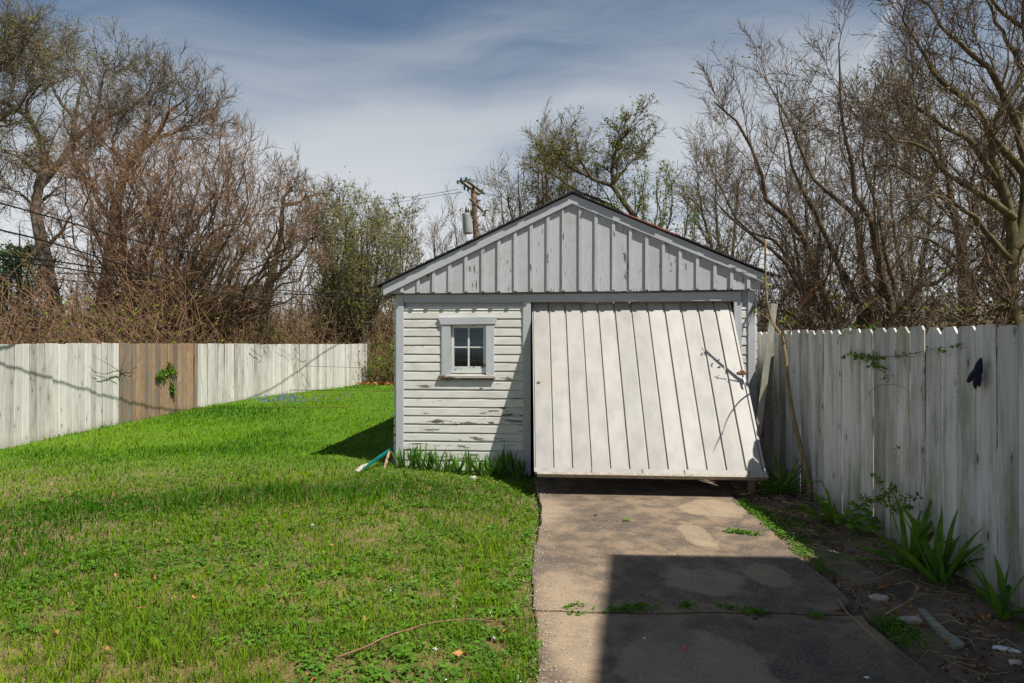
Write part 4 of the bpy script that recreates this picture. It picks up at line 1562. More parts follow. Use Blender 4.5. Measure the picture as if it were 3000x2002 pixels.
# -- behind the garage
I_ = [
    ([(1470, 560), (1437, 474), (1405, 427), (1353, 406), (1325, 348), (1318, 310)], 19, 18, 0.10, 0.015),
    ([(1405, 427), (1407, 364), (1425, 330), (1442, 292)], 18.8, 18.5, 0.06, 0.012),
    ([(1405, 427), (1428, 395), (1453, 371), (1478, 345)], 18.8, 19.5, 0.05, 0.012),
    ([(1460, 520), (1400, 470), (1330, 440), (1270, 400), (1230, 370)], 19, 20, 0.07, 0.012),
    ([(1353, 406), (1300, 380), (1290, 345)], 18.5, 18.2, 0.04, 0.012),
]
for k in range(1):
    pass
limbs = [[(3.2, 19, -0.2, 0.15)] + limb(*I_[0])] + [limb(*a) for a in I_[1:]]
tree('branching_tree', 'tree behind the garage with one dark limb forking high above the roof ridge', 'tree', limbs,
     [lv(11, 0.15, 1.0, 50, 1.2, 6, 0.16, 0.08, 0.45, 0.009, 3), lv(8, 0.1, 1.0, 48, 0.55, 4, 0.2, 0.0, 0.6, 0.0065), lv(10, 0.1, 1, 45, 0.3, 3, 0.2, -0.02, 0.6, 0.005)], M['barkdark'], M['twigdark'], 51, leaves=(3600, 0.045, M['duskleaf'], 0.03))
tree('shrubby_tree', 'brown twiggy rounded tree behind the left half of the garage ridge', 'tree',
     fan(8, 1260, 21, 17, [(1130, 500), (1150, 430), (1200, 355), (1260, 335), (1320, 345), (1370, 400)], 0.09, 40), lvC, M['barkbrown'], M['twigdark'], 52, leaves=(4500, 0.045, M['duskleaf'], 0.05))
tree('leafy_tree', 'fresh green leafing shrub tree behind the right slope of the garage roof', 'tree',
     fan(9, 1490, 18, 12, [(1410, 440), (1450, 400), (1500, 395), (1530, 400), (1570, 430), (1600, 500)], 0.04, 60, Dv=1.5),
     [lv(12, 0.3, 1.0, 34, 0.9, 5, 0.12, 0.2, 0.5, 0.008, 3), lv(6, 0.1, 1.0, 38, 0.5, 4, 0.16, 0.1, 0.6, 0.0055)], M['barkgrey'], M['twigdark'], 53, leaves=(3600, 0.042, M['springleaf'], 0.04))

# -- evergreen at the far left
g = np.random.default_rng(61)
bx, D = 45, 30.0
bp = at(bx, 900, D)
ev = empty('spruce_tree', (bp[0], D, 0))
tag(ev, 'dark green spruce at the left edge behind the tallest tree', 'tree')
H = 1.68 + (HZ - 508) / F * D
V, Q_ = tubes(np.array([[[0, 0, -0.3], [0, 0, H * 0.5], [0, 0, H]]]), np.array([[0.16, 0.09, 0.01]]), 6)
link('trunk', npmesh('trunk', V, Q_), M['barkdark'], ev)
P = []
for k in range(120):
    z = H * (0.22 + 0.76 * (k / 150) ** 0.9)
    L = 2.3 * (1 - z / H) + 0.12
    a = k * 2.399 + g.random() * 0.5
    d = np.array([math.cos(a), math.sin(a)])
    P.append([[0, 0, z], [d[0] * L * 0.4, d[1] * L * 0.4, z - 0.05 * L], [d[0] * L * 0.75, d[1] * L * 0.75, z - 0.10 * L], [d[0] * L, d[1] * L, z + 0.0 * L]])
P = np.array(P)
R = np.tile(np.array([0.02, 0.014, 0.01, 0.006]), (len(P), 1))
c1 = grow(g, P, R, 9, 0.15, 1.0, 50, 0.5, 3, 0.1, -0.05, 0.6, 0.004)
V1, Q1 = merge([tubes(P, R, 3), tubes(*c1, 3)])
V2, Q2 = leafquads(g, c1[0], 6000, 0.08, 0.05, 2.2)
link('crown', npmesh('crown', V1, Q1), M['barkdark'], ev)
link('needles', npmesh('needles', V2, Q2), M['needle'], ev)


def keepout(p, m=0.12, on=True):
    """keeps wild growth on its own side of the fences and off the garage"""
    if not on:
        return p
    x, y = p[..., 0], p[..., 1]
    lim = np.interp(y, LP[:, 1], LP[:, 0]) - m
    left = (y < 26.6) & (x < -3.9)
    x = np.where(left, np.where(x > lim, 2 * lim - x, x), x)
    right = (y < 16) & (x > 1.0)
    x = np.where(right & (x < 3.5 + m), 2 * (3.5 + m) - x, x)
    q = p.copy()
    q[..., 0] = x
    return q


# -- undergrowth
def brush(name, label, cat, boxes, n, hgt, mat, seed, rad=0.006, lean=0.5, leaves=None, K=5):
    g = np.random.default_rng(seed)
    PP = []
    areas = np.array([abs((b_[1] - b_[0]) * (b_[3] - b_[2])) for b_ in boxes])
    ch = g.choice(len(boxes), n, p=areas / areas.sum())
    bx_ = np.array(boxes)[ch]
    x = bx_[:, 0] + (bx_[:, 1] - bx_[:, 0]) * g.random(n)
    y = bx_[:, 2] + (bx_[:, 3] - bx_[:, 2]) * g.random(n)
    h = hgt * (0.35 + 0.9 * g.random(n)) * (0.6 + 0.8 * vnoise(x, y, 0.4, 5))
    z = gz(x, y)
    d = norm(np.stack([g.normal(size=n) * lean, g.normal(size=n) * lean, 0.7 + 0.5 * g.random(n)], -1))
    pts = np.empty((n, K, 3))
    pts[:, 0] = np.stack([x, y, z - 0.05], -1)
    for k in range(1, K):
        d = norm(d + 0.22 * g.normal(size=(n, 3)) + np.array([0, 0, -0.12 * k / K]))
        pts[:, k] = pts[:, k - 1] + d * (h * 1.25 / (K - 1))[:, None]
    pts[:, :, 2] = np.maximum(pts[:, :, 2], z[:, None] + 0.03)
    pts[:, 0, 2] = z - 0.05
    pts = keepout(pts, on=hgt != 1.9)
    R = rad * (0.6 + 0.9 * g.random(n))[:, None] * np.linspace(1.2, 0.5, K)[None]
    V, Q_ = tubes(pts, R, 3)
    c_ = grow(g, pts, R, 6, 0.2, 1.0, 48, hgt * 0.28, 3, 0.2, 0.05, 0.7, rad * 0.55)
    c_ = (keepout(c_[0], on=hgt != 1.9), c_[1])
    V, Q_ = merge([(V, Q_), ribbons(*c_, g)])
    o = link(name, npmesh(name, V, Q_), mat)
    tag(o, label, cat, kind='stuff')
    if leaves:
        for (nm, lb, n2, sz, mt, jit, filt) in leaves:
            V, Q_ = leafquads(g, c_[0], n2, sz, jit)
            V = keepout(V[None], 0.05, on=hgt != 1.9)[0]
            if filt is not None:
                cc = V.reshape(-1, 4, 3).mean(1)
                keep = filt(cc)
                V = V.reshape(-1, 4, 3)[keep].reshape(-1, 3)
                Q_ = np.arange(len(V)).reshape(-1, 4)
            o2 = link(nm, npmesh(nm, V, Q_), mt)
            tag(o2, lb, 'leaves', kind='stuff')


def lf_x(y):
    return np.interp(y, LP[:, 1], LP[:, 0])


brush('undergrowth', 'brown tangle of brambles and thin stems behind the plank fence', 'undergrowth',
      [(-9.5, -7.9, 8, 20), (-13, -9.0, 9, 24), (-12, -7.0, 20.5, 30), (-24, -12, 16, 34), (-9, -6.6, 14, 25)], 6600, 2.5, M['twigred'], 71, 0.0095, 0.75,
      [('green_shrubs', 'fresh green leaves among the brambles behind the plank fence', 34000, 0.045, M['springleaf'], 0.06,
        lambda c_: (vnoise(c_[:, 0], c_[:, 1], 0.55, 8) > 0.52) & (c_[:, 2] < 2.6)),
       ('dead_foliage', 'dead brown leaves and vine scraps caught low behind the plank fence', 30000, 0.055, M['mulch'], 0.12, lambda c_: c_[:, 2] < 3.0),
       ('dull_shrubs', 'dull olive foliage low behind the plank fence', 26000, 0.05, M['duskleaf'], 0.08,
        lambda c_: (vnoise(c_[:, 0], c_[:, 1], 0.35, 3) > 0.55))])
brush('thicket_mass', 'dense reddish-brown thicket beyond the far end of the lawn', 'thicket',
      [(-9, -1.0, 29, 40), (-22, -6, 30, 46)], 3600, 3.6, M['twigred'], 72, 0.014, 0.45,
      [('green_shrubs', 'green leaves low in the thicket beyond the lawn', 12000, 0.10, M['springleaf'], 0.08,
        lambda c_: (c_[:, 2] < 1.6) & (vnoise(c_[:, 0], c_[:, 1], 0.6, 8) > 0.5))])
brush('undergrowth', 'tangle of thin brown stems behind the picket fence', 'undergrowth',
      [(3.9, 8, 13, 22), (8, 20, 12, 26), (1.5, 8, 20, 30), (4, 16, 12.5, 16)], 4200, 3.0, M['twigdark'], 73, 0.010, 0.55,
      [('yellow_shrub', 'yellow-green leaves of shrubs behind the picket fence', 30000, 0.05, M['yellowleaf'], 0.08,
        lambda c_: (c_[:, 2] < 4.0) & (np.hypot(c_[:, 0] - 12.3, c_[:, 1] - 19) < 4.5) & (vnoise(c_[:, 0], c_[:, 2], 1.5, 4) > 0.45)),
       ('dead_foliage', 'dead brown leaves low behind the picket fence', 16000, 0.055, M['mulch'], 0.12, lambda c_: c_[:, 2] < 3.2),
       ('dull_shrubs', 'dull olive foliage low behind the picket fence', 9000, 0.07, M['duskleaf'], 0.08, lambda c_: c_[:, 2] < 3.0)])
# young shrub beside the far end of the plank fence
brush('green_shrub', 'green leafing shrub at the far end of the lawn between fence and garage', 'shrub', [(-5.4, -3.6, 25.5, 28.5)], 260, 1.9, M['twigred'], 74, 0.011, 0.5,
      [('shrub_leaves', 'leaves of the shrub at the far end of the lawn', 3000, 0.07, M['ivyleaf'], 0.06, None)])
# far woods on the horizon
g = np.random.default_rng(75)
n = 300
PP = np.empty((n, 6, 3))
x = g.uniform(-75, 75, n)
y = g.uniform(48, 80, n)
h = 7.0 * (0.5 + 0.7 * g.random(n)) * (0.6 + 0.8 * vnoise(x, y, 0.06, 2))
d = norm(np.stack([g.normal(size=n) * 0.15, g.normal(size=n) * 0.15, np.ones(n)], -1))
PP[:, 0] = np.stack([x, y, np.full(n, -0.3)], -1)
for k in range(1, 6):
    d = norm(d + 0.08 * g.normal(size=(n, 3)))
    PP[:, k] = PP[:, k - 1] + d * (h / 5)[:, None]
R = 0.10 * np.linspace(1.2, 0.25, 6)[None] * (0.5 + g.random(n))[:, None]
c1 = grow(g, PP, R, 7, 0.15, 1.0, 45, 3.0, 4, 0.15, 0.12, 0.4, 0.03)
c2 = grow(g, c1[0], c1[1], 7, 0.1, 1.0, 45, 1.4, 3, 0.15, 0.08, 0.5, 0.02)
V, Q_ = merge([tubes(PP, R, 3), tubes(*c1, 3), ribbons(*c2, g)])
o = link('distant_woods', npmesh('distant_woods', V, Q_), M['twiggrey'])
tag(o, 'far-off bare woods along the horizon', 'woods', kind='stuff')

# ---------------------------------------------------------------- lawn
g = np.random.default_rng(101)


def in_garage(x, y, m=0.0):
    dx, dy = x - OX, y - OY
    lx = dx * math.cos(TH) - dy * math.sin(TH)
    ly = dx * math.sin(TH) + dy * math.cos(TH)
    return (lx > GXL - m) & (lx < GXR + m) & (ly > -0.03 - m) & (ly < GD + m)


def drive_left(y):
    return 0.10 + 0.2 * sstep(y, 3.0, 8.0) + 0.025 * np.sin(y * 2.1)


def lawn_ok(x, y):
    fx = np.interp(y, LP[:, 1], LP[:, 0])
    ok = (x > fx + 0.03) & (x < drive_left(y) + 0.05 * (vnoise(x, y, 5, 3) - 0.25) + 0.06 * (vnoise(y, y * 0, 2.2, 7) - 0.4)) & (y < 8.85)
    ok2 = (y >= 8.85) & (x > fx + 0.03) & (y < 27.5 + 1.5 * vnoise(x, y, 0.5, 2)) & (x < 6)
    return (ok | ok2) & ~in_garage(x, y)


def dryness(x, y):
    """0 lush .. 1 straw: thin dry turf towards the viewer and beside the drive"""
    z = sstep(x, -4.5, -1.0) * sstep(-y, -6.8, -3.2)
    nz = 0.28 * vnoise(x, y, 2.1, 11) + 0.40 * vnoise(x, y, 6.0, 12) + 0.32 * vnoise(x, y, 14.0, 13)
    d = sstep(nz + 0.13 * z, 0.56, 0.78)
    base = 0.35 + 0.65 * z
    strip = np.exp(-((x - drive_left(y)) / 0.10) ** 2) * (y < 8.8) * 0.6
    bare = np.exp(-(((x + 0.55) / 0.35) ** 2 + ((y - 3.45) / 0.28) ** 2)) * 0.9
    return np.clip(d * base + strip * vnoise(x, y, 6, 5) + bare, 0, 1)


def grass_mask(x, y, tall=True):  # elliptical patches of taller, darker blades; tall adds the strip by the drive
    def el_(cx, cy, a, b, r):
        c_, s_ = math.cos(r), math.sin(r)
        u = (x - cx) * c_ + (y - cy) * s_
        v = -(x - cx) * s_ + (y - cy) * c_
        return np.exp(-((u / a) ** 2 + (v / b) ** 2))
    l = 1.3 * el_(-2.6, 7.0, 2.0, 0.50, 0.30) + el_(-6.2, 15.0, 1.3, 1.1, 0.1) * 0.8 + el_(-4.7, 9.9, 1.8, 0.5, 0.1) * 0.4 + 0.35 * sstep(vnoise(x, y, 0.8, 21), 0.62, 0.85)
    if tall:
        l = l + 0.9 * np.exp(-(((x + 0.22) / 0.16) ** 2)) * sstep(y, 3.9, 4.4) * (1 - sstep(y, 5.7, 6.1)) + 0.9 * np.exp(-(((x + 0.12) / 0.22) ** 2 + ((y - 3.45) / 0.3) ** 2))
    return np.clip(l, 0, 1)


def blades(n, seed, dmin, dmax, wf, hmin, hmax, a0=-41, a1=14, drymode=False):
    g = np.random.default_rng(seed)
    D = np.exp(g.uniform(math.log(dmin), math.log(dmax), n))
    th = np.radians(g.uniform(a0, a1, n))
    x, y = D * np.sin(th), D * np.cos(th)
    ok = lawn_ok(x, y)
    x, y, D = x[ok], y[ok], D[ok]
    dr = dryness(x, y)
    gm = grass_mask(x, y)
    m_ = len(x)
    if drymode:
        keep = g.random(m_) < (0.10 + 0.9 * dr)
    else:
        cl = vnoise(x, y, 9.0, 31)
        keep = g.random(m_) < (1 - 0.80 * dr) * (0.45 + 0.75 * cl)
    x, y, D, dr, gm = x[keep], y[keep], D[keep], dr[keep], gm[keep]
    m_ = len(x)
    z = gz(x, y)
    hh = (hmin + (hmax - hmin) * g.random(m_)) * (0.75 + 0.6 * vnoise(x, y, 1.2, 41)) * (1 + 1.0 * gm) * (1 - 0.35 * dr)
    w_ = (0.0021 + wf * D) * (0.7 + 0.7 * g.random(m_))
    az = g.uniform(0, 2 * np.pi, m_)
    ln = g.uniform(0.15, 0.9, m_)
    if drymode:
        ln = g.uniform(1.5, 4.0, m_)
        hh = hh * 0.35
    f = np.stack([np.cos(az), np.sin(az)], -1)
    sd = np.stack([-np.sin(az + g.normal(size=m_) * 0.6), np.cos(az + g.normal(size=m_) * 0.6)], -1)
    P0 = np.stack([x, y, z - 0.004], -1)
    mid = P0.copy()
    mid[:, :2] += f * (hh * ln * 0.35)[:, None]
    mid[:, 2] += hh * 0.62
    tip = P0.copy()
    tip[:, :2] += f * (hh * ln)[:, None]
    tip[:, 2] += hh * (1.0 if not drymode else 0.55) * (1 - 0.2 * ln * 0.5)
    S = np.concatenate([sd, np.zeros((m_, 1))], -1) * (w_ * 0.5)[:, None]
    V = np.stack([P0 - S, P0 + S, mid + S * 0.8, mid - S * 0.8, tip], 1)
    b = np.arange(m_) * 5
    Q_ = np.stack([b, b + 1, b + 2, b + 3], -1)
    T_ = np.stack([b + 3, b + 2, b + 4], -1)
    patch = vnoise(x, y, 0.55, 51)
    shade = np.clip(0.15 + 0.55 * g.random(m_) + 0.45 * (patch - 0.45) - 0.75 * grass_mask(x, y, False) + 0.1 * (vnoise(x, y, 3, 9) - 0.5), 0, 1)
    if drymode:
        dry = np.clip(0.75 + 0.3 * g.random(m_), 0, 1)
    else:
        dry = np.where(g.random(m_) < 0.015 + 0.13 * dr, 0.8, 0.12 * g.random(m_) * (0.4 + dr)) + 0.10 * (1 - gm) * (patch > 0.6)
    return V.reshape(-1, 3), Q_, T_, np.repeat(shade, 5), np.repeat(dry, 5)


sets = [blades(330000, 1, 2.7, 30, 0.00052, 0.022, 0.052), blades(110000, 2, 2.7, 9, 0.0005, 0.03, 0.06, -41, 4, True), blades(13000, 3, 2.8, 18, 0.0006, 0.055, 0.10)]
Vs, Qs, Ts, Sh, Dr, c0 = [], [], [], [], [], 0
for V, Q_, T_, s1, s2 in sets:
    Vs.append(V)
    Qs.append(Q_ + c0)
    Ts.append(T_ + c0)
    Sh.append(s1)
    Dr.append(s2)
    c0 += len(V)


def with_attrs(me, sh, dr):
    a = me.attributes.new('shade', 'FLOAT', 'POINT')
    a.data.foreach_set('value', np.asarray(sh, dtype=np.float32))
    a = me.attributes.new('dry', 'FLOAT', 'POINT')
    a.data.foreach_set('value', np.asarray(dr, dtype=np.float32))


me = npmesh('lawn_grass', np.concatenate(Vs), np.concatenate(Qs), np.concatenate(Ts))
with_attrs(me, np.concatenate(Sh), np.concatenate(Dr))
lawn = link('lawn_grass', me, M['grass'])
tag(lawn, 'bright green uneven spring grass with straw-coloured patches', 'grass', kind='stuff')


def tufts(name, label, cat, spots, mat, seed, kind='stuff', zfix=None):
    """low leafy clusters: spots = (x, y, radius, n, leafsize, height)"""
    g = np.random.default_rng(seed)
    VV = []
    for (x, y, r, n, s_, h) in spots:
        a = g.uniform(0, 2 * np.pi, n)
        rr_ = r * np.sqrt(g.random(n))
        px, py = x + rr_ * np.cos(a), y + rr_ * np.sin(a)
        pz = (gz(px, py) if zfix is None else zfix) + 0.012 + h * g.random(n) * (1 - rr_ / r * 0.6)
        c = np.stack([px, py, pz], -1)
        nrm = norm(np.stack([g.normal(size=n) * 0.5, g.normal(size=n) * 0.5, np.ones(n)], -1))
        u = norm(np.cross(nrm, g.normal(size=(n, 3))))
        v = np.cross(nrm, u)
        ss = s_ * (0.5 + g.random((n, 1)))
        # five-point leaf
        VV.append(np.stack([c - u * ss, c - u * ss * 0.2 + v * ss * 0.5, c + u * ss * 0.9, c - u * ss * 0.2 - v * ss * 0.5], 1))
    V = np.concatenate(VV).reshape(-1, 3)
    Q_ = np.arange(len(V)).reshape(-1, 4)
    o = link(name, npmesh(name, V, Q_), mat)
    tag(o, label, cat, kind=kind)
    return o


sp_ = []
for i in range(2300):
    D = math.exp(g.uniform(math.log(2.9), math.log(9)))
    th = math.radians(g.uniform(-40, 3))
    x, y = D * math.sin(th), D * math.cos(th)
    if lawn_ok(np.array(x), np.array(y)) and vnoise(x, y, 0.9, 61) > 0.36:
        sp_.append((x, y, g.uniform(0.03, 0.10), int(g.integers(8, 26)), g.uniform(0.009, 0.022), 0.045))
tufts('lawn_weeds', 'small broad-leaved weeds and clover scattered through the lawn', 'weeds', sp_, M['weed'], 5)
# ground cover in the bed and along the drive's right edge
sp_ = []
for i in range(420):
    y = g.uniform(2.9, 7.9)
    rx = 2.13 + 0.0675 * (y - 3.4)
    if g.random() < 0.6:
        x = rx + abs(g.normal()) * 0.10 + 0.02
    else:
        x = g.uniform(rx, 3.2)
    if vnoise(x, y, 1.7, 71) > 0.42:
        sp_.append((x, y, g.uniform(0.03, 0.12), int(g.integers(15, 60)), g.uniform(0.007, 0.014), 0.05))
tufts('bed_weeds', 'low green weeds on the dark soil beside the picket fence', 'weeds', sp_, M['weed'], 6)
# weeds rooted in the joints of the drive
sp_ = []
for (px, py, r, n) in [(1328, 1400, 0.10, 60), (1440, 1400, 0.05, 40), (1455, 1396, 0.07, 70), (1475, 1397, 0.06, 60), (1420, 1403, 0.05, 30), (1400, 1402, 0.04, 20), (1580, 1392, 0.05, 40), (1570, 1396, 0.05, 25), (1664, 1394, 0.05, 40), (1700, 1403, 0.05, 20),
                        (1725, 1407, 0.06, 30), (1745, 1409, 0.05, 30), (1672, 1221, 0.05, 50), (1690, 1223, 0.06, 70), (1710, 1225, 0.05, 60), (1727, 1227, 0.05, 40), (1740, 1228, 0.04, 20), (1870, 1415, 0.06, 30), (1510, 1398, 0.03, 12), (1366, 1184, 0.03, 12), (1438, 1197, 0.03, 14)]:
    q = onground(px, py, -0.033)
    sp_.append((q[0], q[1], r, n, 0.016, 0.045))
o = tufts('joint_weeds', 'small weeds growing out of the driveway joints', 'weeds', sp_, M['weed'], 8, zfix=-0.045)


def strap_plant(name, label, x, y, z, n, length, width, spread, mat, seed, group=None, stiff=0.5, cat='plant', droop=1.5):
    g = np.random.default_rng(seed)
    root = empty(name, (x, y, z))
    tag(root, label, cat, group)
    K = 7
    for i in range(n):
        a = g.uniform(0, 2 * np.pi)
        L = length * g.uniform(0.55, 1.1)
        el_ = math.radians(90 - spread * g.uniform(0.15, 1.0))
        d = np.array([math.cos(a) * math.cos(el_), math.sin(a) * math.cos(el_), math.sin(el_)])
        p = np.array([g.normal() * 0.02, g.normal() * 0.02, -0.01])
        side = norm(np.cross(d, [0, 0, 1.0])[None])[0]
        tw = g.uniform(-0.8, 0.8)
        side = norm((side * math.cos(tw) + np.cross(d, side) * math.sin(tw))[None])[0]
        V = []
        dr = droop * g.uniform(0.2, 1.0) * (1 - stiff)
        for k in range(K):
            t_ = k / (K - 1)
            w_ = width * (0.65 + 0.5 * math.sin(min(1, t_ * 1.5) * 1.5)) * (1 - t_ ** 3.0)
            nn = np.cross(d, side)
            V += [p - side * w_ * 0.5, p + nn * w_ * 0.12, p + side * w_ * 0.5]
            p = p + d * L / (K - 1)
            d = norm((d + np.array([0, 0, -dr * t_ * 0.75]) + 0.03 * g.normal(size=3))[None])[0]
            side = norm((side - d * np.dot(side, d))[None])[0]
        Q_ = []
        for k in range(K - 1):
            Q_ += [(3 * k, 3 * k + 1, 3 * k + 4, 3 * k + 3), (3 * k + 1, 3 * k + 2, 3 * k + 5, 3 * k + 4)]
        link('leaf', npmesh('leaf', V, Q_, smooth=True), mat, root)
    return root


ORD = ['leftmost'] + [q_ + ' from the left' for q_ in 'second third fourth fifth sixth seventh eighth ninth tenth eleventh twelfth thirteenth'.split()] + ['rightmost']
# irises along the foot of the garage wall
for i, px in enumerate([922, 945, 963, 985, 1004, 1026, 1050, 1075, 1100, 1122, 1141, 1158, 1177, 1192]):
    v = -0.16 - 0.10 * random.random()
    x_, _ = GP(px, 900, v)
    q = GW(x_, v, 0)
    zz = float(gz(q[0], q[1]))
    strap_plant('iris_plant', 'iris with upright sword leaves, %s in the row along the garage wall' % ORD[i], q[0], q[1], zz, 15 + (i * 5) % 5, 0.30 + 0.09 * ((i * 7) % 5) / 5 + (0.08 if i in (3, 10, 11) else 0), 0.030, 34, M['iris'], 200 + i, 'irises along the garage wall', stiff=0.8)
# small tulip-like shoots in front of them
for i, (px, py) in enumerate([(930, 1098), (962, 1104), (905, 1096), (1030, 1100)]):
    q = onground(px, py, 0.03)
    strap_plant('iris_plant', ['young iris shoot in the grass just before the second iris', 'young iris shoot in the grass farthest before the iris row', 'young iris shoot left of the iris row near the teal panel', 'young iris shoot in the grass left of the pale flat stone'][i], q[0], q[1], float(gz(q[0], q[1])), 4, 0.13, 0.02, 30, M['iris'], 230 + i, 'young iris shoots', stiff=0.7)
# plants along the picket fence
for i, (px, py, n, L, w_, sprd, lab, st) in enumerate([
    (1792, 1132, 34, 0.62, 0.032, 70, 'dark strap-leaved plant between the garage door and the bent sapling', 0.45),
    (1935, 1195, 14, 0.52, 0.050, 75, 'broad strap-leaved plant just right of the bent sapling, above the round-leaved weed', 0.45),
    (2085, 1300, 38, 0.60, 0.038, 78, 'big bushy strap-leaved clump in the middle of the fence bed', 0.35),
    (2150, 1335, 18, 0.62, 0.050, 52, 'tall dark upright iris clump right of the big bushy clump', 0.55),
    (2318, 1412, 13, 0.44, 0.042, 62, 'pale-tipped strap plant nearest the viewer at the fence foot', 0.55)]):
    q = onground(px, py, -0.03)
    q[0] = min(q[0], 3.02)
    strap_plant('strap_plant', lab, q[0], q[1], float(gz(q[0], q[1])), n, L, w_, sprd, M['lily'], 240 + i, stiff=st)

# round-leaved weed
g = np.random.default_rng(250)
q = onground(1965, 1222, -0.03)
root = empty('round_leaved_weed', tuple(q))
tag(root, 'weed with rounded heart-shaped leaves spilling below the broad strap plant', 'plant')
for i in range(46):
    a = g.uniform(0, 2 * np.pi)
    r = 0.20 * math.sqrt(g.random())
    c = np.array([r * math.cos(a) * 0.9, r * math.sin(a), 0.05 + 0.26 * (1 - r / 0.22) * g.random() + 0.02])
    nrm = norm(np.array([[g.normal() * 0.35 - 0.35, g.normal() * 0.35 - 0.45, 1.0]]))[0]
    u = norm(np.cross(nrm, g.normal(size=3))[None])[0]
    v_ = np.cross(nrm, u)
    s_ = 0.030 * g.uniform(0.6, 1.2)
    V = [c]
    for k in range(9):
        t_ = 2 * math.pi * k / 9
        rr_ = s_ * (1.0 if k else 0.55)
        V.append(c + u * rr_ * math.cos(t_) + v_ * rr_ * math.sin(t_) - nrm * s_ * 0.12)
    link('leaf', npmesh('leaf', V, None, [(0, 1 + k, 1 + (k + 1) % 9) for k in range(9)], smooth=True), M['weed'], root)
st_ = MB()
for i in range(9):
    a = g.uniform(0, 6.28)
    st_.tube([(0, 0, -0.02), (0.05 * math.cos(a), 0.05 * math.sin(a), 0.10), (0.13 * math.cos(a), 0.13 * math.sin(a), 0.19)], 0.003, 4)
st_.build('stem', M['weed'], root)


# ---- twiggy things: stems with small leaves
def twiggy(name, label, cat, stems, rad, barkm, leaf=None, seed=0, group=None, sides=6, rads=None):
    """stems: world polylines"""
    g = np.random.default_rng(seed)
    base = np.array(stems[0][0], dtype=float)
    root = empty(name, tuple(base))
    tag(root, label, cat, group)
    for i, s_ in enumerate(stems):
        c_ = catmull([tuple(p) for p in s_], 14 if len(s_) > 2 else 3)
        r0 = rads[i] if rads else (rad if i == 0 else rad * 0.55)
        R = r0 * np.linspace(1, 0.3, len(c_))
        mb = MB()
        mb.tube([tuple(p - base) for p in c_], list(R), sides)
        mb.build('stem', barkm if not isinstance(barkm, list) else barkm[i], root, smooth=True)
    if leaf:
        n, size, mat = leaf
        VV = []
        for s_ in (stems[1:] if len(stems) > 1 and leaf is not None and len(leaf) == 3 else stems):
            c_ = catmull([tuple(p) for p in s_], 12)[None]
            V, _ = leafquads(g, c_, n, size, size * 0.7, 1.8)
            VV.append(V)
        V = np.concatenate(VV) - base
        link('leaves', npmesh('leaves', V, np.arange(len(V)).reshape(-1, 4)), mat, root)
    return root


# bent sapling
Ds = 7.32
Dsap = lambda py: 7.32 + 0.42 * min(1, max(0, (1150 - py) / 450))
S0 = [at(px, py, Dsap(py)) for px, py in [(1861, 1150), (1856, 1110), (1843, 1050), (1828, 990), (1814, 925), (1806, 860), (1801, 800), (1793, 770), (1777, 752), (1766, 721), (1758, 677), (1756, 620), (1757, 552)]]
S0[0][2] = -0.08
S1 = [at(px, py, 7.68 - k_ * 0.155) for k_, (px, py) in enumerate([(1801, 795), (1794, 770), (1800, 750), (1820, 721), (1839, 703), (1862, 670), (1892, 629)])]
S2 = [at(px, py, 7.66) for px, py in [(1803, 800), (1812, 770), (1815, 755), (1806, 738), (1800, 728)]]
S3 = [at(px, py, 7.68) for px, py in [(1785, 760), (1770, 740), (1750, 722), (1736, 716)]]
S4 = [at(px, py, 7.74) for px, py in [(1758, 640), (1764, 636), (1766, 628)]]
S5 = [at(px, py, 7.73) for px, py in [(1757, 600), (1757, 552)]]
S6 = S1[4:]
S1 = S1[:5]
sap = twiggy('sapling', 'leaning bare sapling in front of the picket fence with reddish shoot tips', 'sapling', [S0, S1, S2, S3, S4, S5, S6], 0.028, [M['sapbark'], M['sapbark'], M['sapbark'], M['sapbark'], M['sapbark'], M['redshoot'], M['redshoot']], None, 9, rads=[0.034, 0.012, 0.013, 0.010, 0.010, 0.0085, 0.0085])
for i, (px, py) in enumerate([(1752, 640), (1762, 655), (1801, 730), (1808, 725), (1797, 738), (1736, 716), (1750, 575)]):
    q = at(px, py, 7.7) - S0[0]
    V, Q_ = leafquads(np.random.default_rng(i), np.tile(q, (1, 2, 1)), 5, 0.022, 0.01)
    link('bud', npmesh('bud', V, Q_), M['yellowleaf'], sap)


def onfence(px, py, X=3.20):
    D = X * F / (px - CX)
    return np.array([X, D, CAMZ + (HZ - py) / F * D])


def z3(x, y):
    return 1645 + 0.3497 * x, 626.7 + 0.3497 * y


def fz(pts, X=3.20):
    return [onfence(*z3(a, b_), X=X - 0.01 * (i % 3)) for i, (a, b_) in enumerate(pts)]


